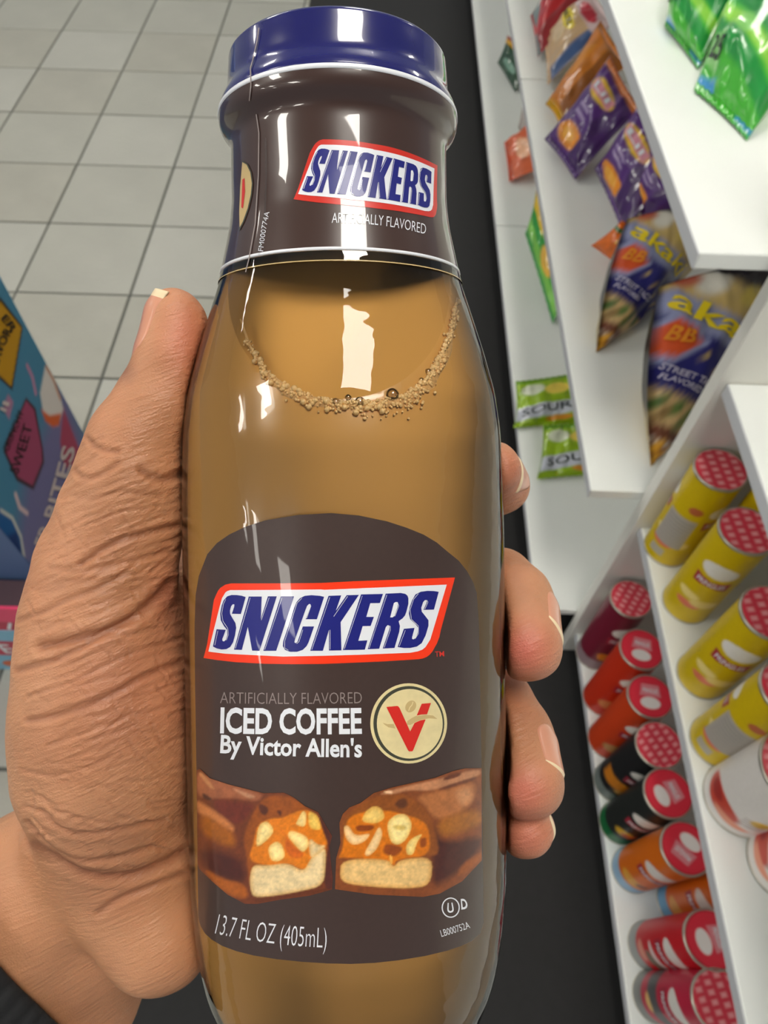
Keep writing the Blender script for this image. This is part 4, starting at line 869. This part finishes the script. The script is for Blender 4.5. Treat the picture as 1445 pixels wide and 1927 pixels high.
bag('snack_bag', 'crumpled shiny orange bag end poking out beside the nearer purple bag', [(1112,462,.60),(1168,505,.583),(1225,440,.645),(1170,415,.66)], .03, pt_base((232,112,18), ('p', [(.4,.5),(.6,.5),(.6,.8),(.4,.8)], (250,200,90)), ('p', [(0,.75),(1,.75),(1,.85),(0,.85)], (60,120,70))), GB, 14, wr=.011)
def band(a1, a2): return [(-.5, a1+.5), (1.5, a1-1.5), (1.5, a2-1.5), (-.5, a2+.5)]
_tl = [('p', band(.96, 1.30), (204,176,110), .08), ('p', ell(.30,.92,.10,.08), (224,220,208), .05), ('p', ell(.52,.74,.10,.07), (226,200,90), .05), ('p', ell(.80,.42,.12,.08), (206,168,50), .05), ('p', ell(.66,.62,.05,.10), (226,220,200), .05), ('p', ell(.18,1.02,.10,.08), (190,84,56), .05),
       ('p', band(.46, .96), (26,26,108), .02), ('p', band(.14, .46), (216,182,126), .02), ('p', band(.17, .27), (112,58,36), .03), ('p', band(.155, .175), (220,208,200), .015), ('p', band(-2, .14), (140,64,28), .03)]
_tl += [('p', ell(x, y, .05, .035), c, .03) for x, y, c in ((.02,.36,(86,112,52)),(.12,.27,(96,122,56)),(.22,.18,(84,110,50)),(.32,.09,(90,116,54)),(.05,.28,(150,120,70)),(.16,.16,(120,128,66)))]
_tl += [('p', ell(x, y, .045, .03), (244,176,36), .03) for x, y in ((.02,.03),(.09,.01),(.03,.10),(.14,-.02))]
_tl += [('p', ell(x, y, .018, .014), (214,184,96), .015) for x, y in ((.30,.38),(.40,.26),(.52,.14),(.22,.50),(.78,.72),(.86,.60),(.70,.86),(.92,.74),(.82,.90),(.95,.50),(.62,.95))]
_tl += [('s', [(.05,.90),(.62,.33)], .13, (150,156,196)), ('p', [(-.04,.62),(.07,.54),(.24,.56),(.20,.70),(.10,.82),(-.02,.80)], (150,156,196), .02), ('p', [(-.01,.64),(.08,.57),(.21,.585),(.17,.69),(.09,.78),(.0,.77)], (222,84,32), .02)]
taco = pt_base((34,26,38), *_tl)
for k, (lab, cs, t_) in enumerate([('navy taco-print chip bag standing on one corner, beside the orange bag end', [(1121,664,.576),(1262,545,.576),(1375,380,.72),(1180,412,.70)], .095), ('navy taco-print chip bag nearest the side panel, larger lettering', [(1224,878,.576),(1392,680,.576),(1500,480,.72),(1240,540,.72)], .115)]):
    rr, oo, sf = bag('chip_bag', lab, cs, t_, taco, GB, 20+k, crimp=.015, wr=.008, pinch=-.12)
    bag_text(oo, sf, 'BB', (.02,.70), (.08,.655), (.15,.61), .07, mat_txt['amber']); bag_text(oo, sf, 'akaki', (.02,.88), (.30,.61), (.58,.33), .10, mat_txt['yellow'], .02)
    bag_text(oo, sf, 'STREET TACO', (.01,.55), (.16,.40), (.32,.24), .030, mat_txt['pale']); bag_text(oo, sf, 'FLAVORED', (.01,.50), (.11,.40), (.22,.29), .024, mat_txt['pale'])
bag('chip_bag', 'dark bag with grey print in the shadow behind the nearer navy bag', [(1360,640,.60),(1470,600,.60),(1540,470,.74),(1350,480,.76)], .05, pt_base((30,24,32), ('p', ell(.2,.7,.12,.12), (150,156,166)), ('p', [(.6,.5),(1,.5),(1,1),(.6,1)], (80,20,26))), GB, 30)
# lowest chip shelf
bag('snack_bag', 'small dark green bag far along the lowest shelf', [(936,118,.165),(968,172,.158),(1015,110,.23),(955,66,.23)], .03, pt_base((34,74,50), ('p', [(0,.75),(1,.75),(1,.9),(0,.9)], (226,170,30)), ('p', [(0,.9),(1,.9),(1,1),(0,1)], (170,60,50)), ('p', ell(.5,.3,.3,.12), (120,160,140))), GA, 31)
bag('snack_bag', 'small crinkled orange and silver bag on the lowest shelf', [(948,268,.18),(958,342,.158),(1045,310,.22),(1000,225,.24)], .035, pt_base((226,110,70), ('p', ell(.5,.5,.25,.2), (250,190,150)), ('p', [(0,0),(1,0),(1,.12),(0,.12)], (200,70,20)), ('p', [(.3,.7),(1,.7),(1,1),(.3,1)], (196,190,190))), GA, 32, wr=.012)
bag('snack_bag', 'small pale bag tucked behind the orange and silver bag', [(975,240,.19),(985,262,.17),(1030,220,.24),(985,185,.25)], .02, pt_base((176,166,160)), GA, 33)
bag('chip_bag', 'slim green and yellow bag standing tilted on the lowest shelf', [(988,440,.20),(1040,610,.158),(1085,520,.25),(1010,350,.27)], .04, pt_base((40,160,58), ('p', [(0,.2),(1,.1),(1,.3),(0,.45)], (130,206,80)), ('p', [(0,.7),(.4,.6),(.3,1),(0,1)], (236,196,20)), ('p', [(.0,.9),(1,.9),(1,1),(0,1)], (214,60,60)), ('p', ell(.6,.45,.15,.2), (240,190,70))), GA, 34)
lime = pt_base((150,186,20), ('p', [(0,.12),(.95,.2),(.95,.45),(0,.38)], (206,210,222)), ('p', ell(.25,.75,.18,.12), (220,226,200)), ('p', ell(.62,.7,.2,.12), (240,214,90)), ('p', ell(.65,.12,.2,.05), (226,150,40)), ('p', [(0,.9),(1,.9),(1,1),(0,1)], (110,160,20)))
for k, (lab, cs) in enumerate([('lime green pouch with silver band, the farther one on the lowest shelf', [(966,806,.158),(1098,796,.158),(1092,700,.19),(970,718,.19)]), ('lime green pouch with silver band, the nearer one on the lowest shelf', [(1010,902,.158),(1150,892,.158),(1130,790,.19),(1022,800,.19)])]):
    rr, oo, sf = bag('snack_bag', lab, cs, .03, lime, GA, 40+k, crimp=.04, wr=.009); bag_text(oo, sf, 'SOUR', (.1,.2), (.45,.24), (.85,.28), .14, mat_txt['dark'], 0, .002)

# ================================================================== CARTON ON THE LEFT
def carton():
    X = -.62; root = empty('display_carton', (X-.14, .70, 0)); tag(root, 'tall blue and purple printed candy display carton behind the thumb', 'carton')
    y0, y1, z1 = .585, .905, 1.25
    # face (+X) as a painted sheet; local coords (y,z)
    def face_uv(px, py): p = at_x(px, py, X); return (p[1], p[2])
    n1, n2 = 120, 300; Y, Z = np.meshgrid(np.linspace(y0, y1, n1), np.linspace(.02, z1, n2)); V = np.stack([np.full(Y.size, X+.0012), Y.ravel(), Z.ravel()], 1); P = np.stack([Y.ravel(), Z.ravel()], 1)
    C = base_col(len(P), (70,130,160)); g = np.clip((P[:, 1]-.42)/.5, 0, 1)[:, None]
    C = C*(1-.0*g); fu = lambda pts: [face_uv(*p) for p in pts]
    a = np.clip(1-sdpoly(P, fu([(40,1060),(110,1000),(170,870),(150,840),(120,760),(60,900)]))/.05, 0, 1)[:, None]; C = C*(1-a*.8)+lin((122,104,150))*a*.8
    a = np.clip((P[:, 1]-.80)/.12, 0, 1)[:, None]; C = C*(1-a*.7)+lin((98,104,152))*a*.7
    paint(C, P, fu([(118,768),(150,850),(152,880),(120,880),(112,830)]), (170,60,90), .01)
    paint(C, P, fu([(0,560),(42,615),(22,735),(0,715),(-40,690),(-60,560)]), (18,18,18), .003); paint(C, P, fu([(0,568),(39,617),(20,728),(0,708),(-36,684),(-54,566)]), (190,140,20), .003)
    paint(C, P, fu([(48,748),(66,768),(80,845),(82,870),(62,922),(30,905),(5,850),(10,830)]), (60,34,44), .003); paint(C, P, fu([(48,754),(63,772),(77,845),(78,868),(60,914),(33,898),(10,850),(14,832)]), (160,66,100), .003)
    paint(C, P, fu([(84,688),(96,705),(112,745),(118,770),(108,800),(92,798),(80,775),(74,740)]), (222,214,206), .006); paint(C, P, fu([(76,770),(92,782),(114,778),(110,800),(98,804),(84,792)]), (216,96,40), .006); stroke(C, P, fu([(86,690),(100,715),(112,750)]), .006, (200,130,80), .006)
    paint(C, P, fu([(14,742),(24,756),(16,790),(4,768)]), (170,120,150), .004)
    stroke(C, P, fu([(50,688),(60,710),(66,740)]), .008, (190,130,160), .004); stroke(C, P, fu([(28,930),(36,955),(50,966)]), .008, (220,190,190), .004)
    paint(C, P, fu([(-40,945),(0,955),(22,975),(38,1010),(46,1050),(40,1100),(-40,1100)]), (24,90,150), .004); paint(C, P, fu([(-20,1040),(10,1030),(24,1070),(30,1110),(-20,1120)]), (150,200,230), .01); paint(C, P, fu([(10,1010),(30,1000),(40,1040),(36,1070),(14,1050)]), (16,50,110), .01)
    stroke(C, P, fu([(0,960),(22,975),(38,1010),(46,1060)]), .006, (206,206,196), .003)
    F = [(j*n1+i, j*n1+i+1, (j+1)*n1+i+1, (j+1)*n1+i) for j in range(n2-1) for i in range(n1-1)]
    fc = mk('front_panel', V, F, MT['carton'], root, False, C)
    box('box_body', (X-.30, y0, .0005), (X, y1, z1), mat('carton_side', (84,108,150), .5), root, .002)
    def lett(s, p0, pm, p1, h, m, bold=.02):
        a, b = text_on(s, p0, pm, p1, h, bold); W_ = np.array([at_x(q[0], q[1], X+.0025) for q in a]); mk('lettering', W_, b, m, fc, False)
    lett('FLAVOR', (-6,702), (6,660), (24,622), 16, mat_txt['black'], .02); lett('ER', (2,600), (12,612), (22,628), 14, mat_txt['black'])
    lett('SWEET', (34,892), (48,850), (62,800), 18, mat_txt['black'], .0); lett('CRUNCHY', (16,850), (30,815), (46,775), 13, mat_txt['black'], -.0)
    lett('ER BITES', (86,1032), (112,955), (142,842), 24, mat_txt['bone'], .02); lett('II', (10,776), (14,768), (18,758), 12, mat_txt['bone'])
carton()
def tray():
    X1 = -.60; y = .527; root = empty('candy_tray', (-.82, .55, 0)); tag(root, 'pink, crimson and pale blue banded candy tray on the floor before the carton', 'tray')
    pk = mat('pink_board', (232,66,110), .4); bl_ = mat('blue_board', (130,186,214), .4); rd = mat('crimson_board', (190,52,80), .45); dk = mat('plum_board', (74,52,60), .6); am = mat('amber_board', (206,96,50), .4)
    box('tray_body', (-1.05, y, .0005), (X1, .580, .314), dk, root, .002)
    for nm, z0, z1, m, o in (('pink_lip', .258, .316, pk, .006), ('printed_band', .214, .258, rd, .003), ('blue_band', .162, .2138, bl_, .004), ('text_band', .086, .1618, rd, .003), ('foot_band', .001, .0858, bl_, .002)):
        bnd = box(nm, (-1.05, y-o, z0), (X1+.001, y-.0002, z1), m, root)
        if nm == 'text_band':
            V, F = text2d('TE', .02); P = np.stack([-.795+.06*V[:, 0], np.full(len(V), y-.0036), .10+.045*V[:, 1]], 1); mk('lettering', P, F, MT['white'], bnd)
        if nm == 'printed_band':
            V, F = merge([strip2d([(-.76+.03*k, .22), (-.745+.03*k, .25)], .006) for k in range(4)]); mk('diagonal_print', np.stack([V[:, 0], np.full(len(V), y-.0036), V[:, 1]], 1), F, MT['white'], bnd)
        if nm == 'foot_band':
            V, F = fill2d(ell(-.765, .035, .028, .02, 0, 24)); mk('nougat_print', np.stack([V[:, 0], np.full(len(V), y-.0026), V[:, 1]], 1), F, am, bnd)
tray()
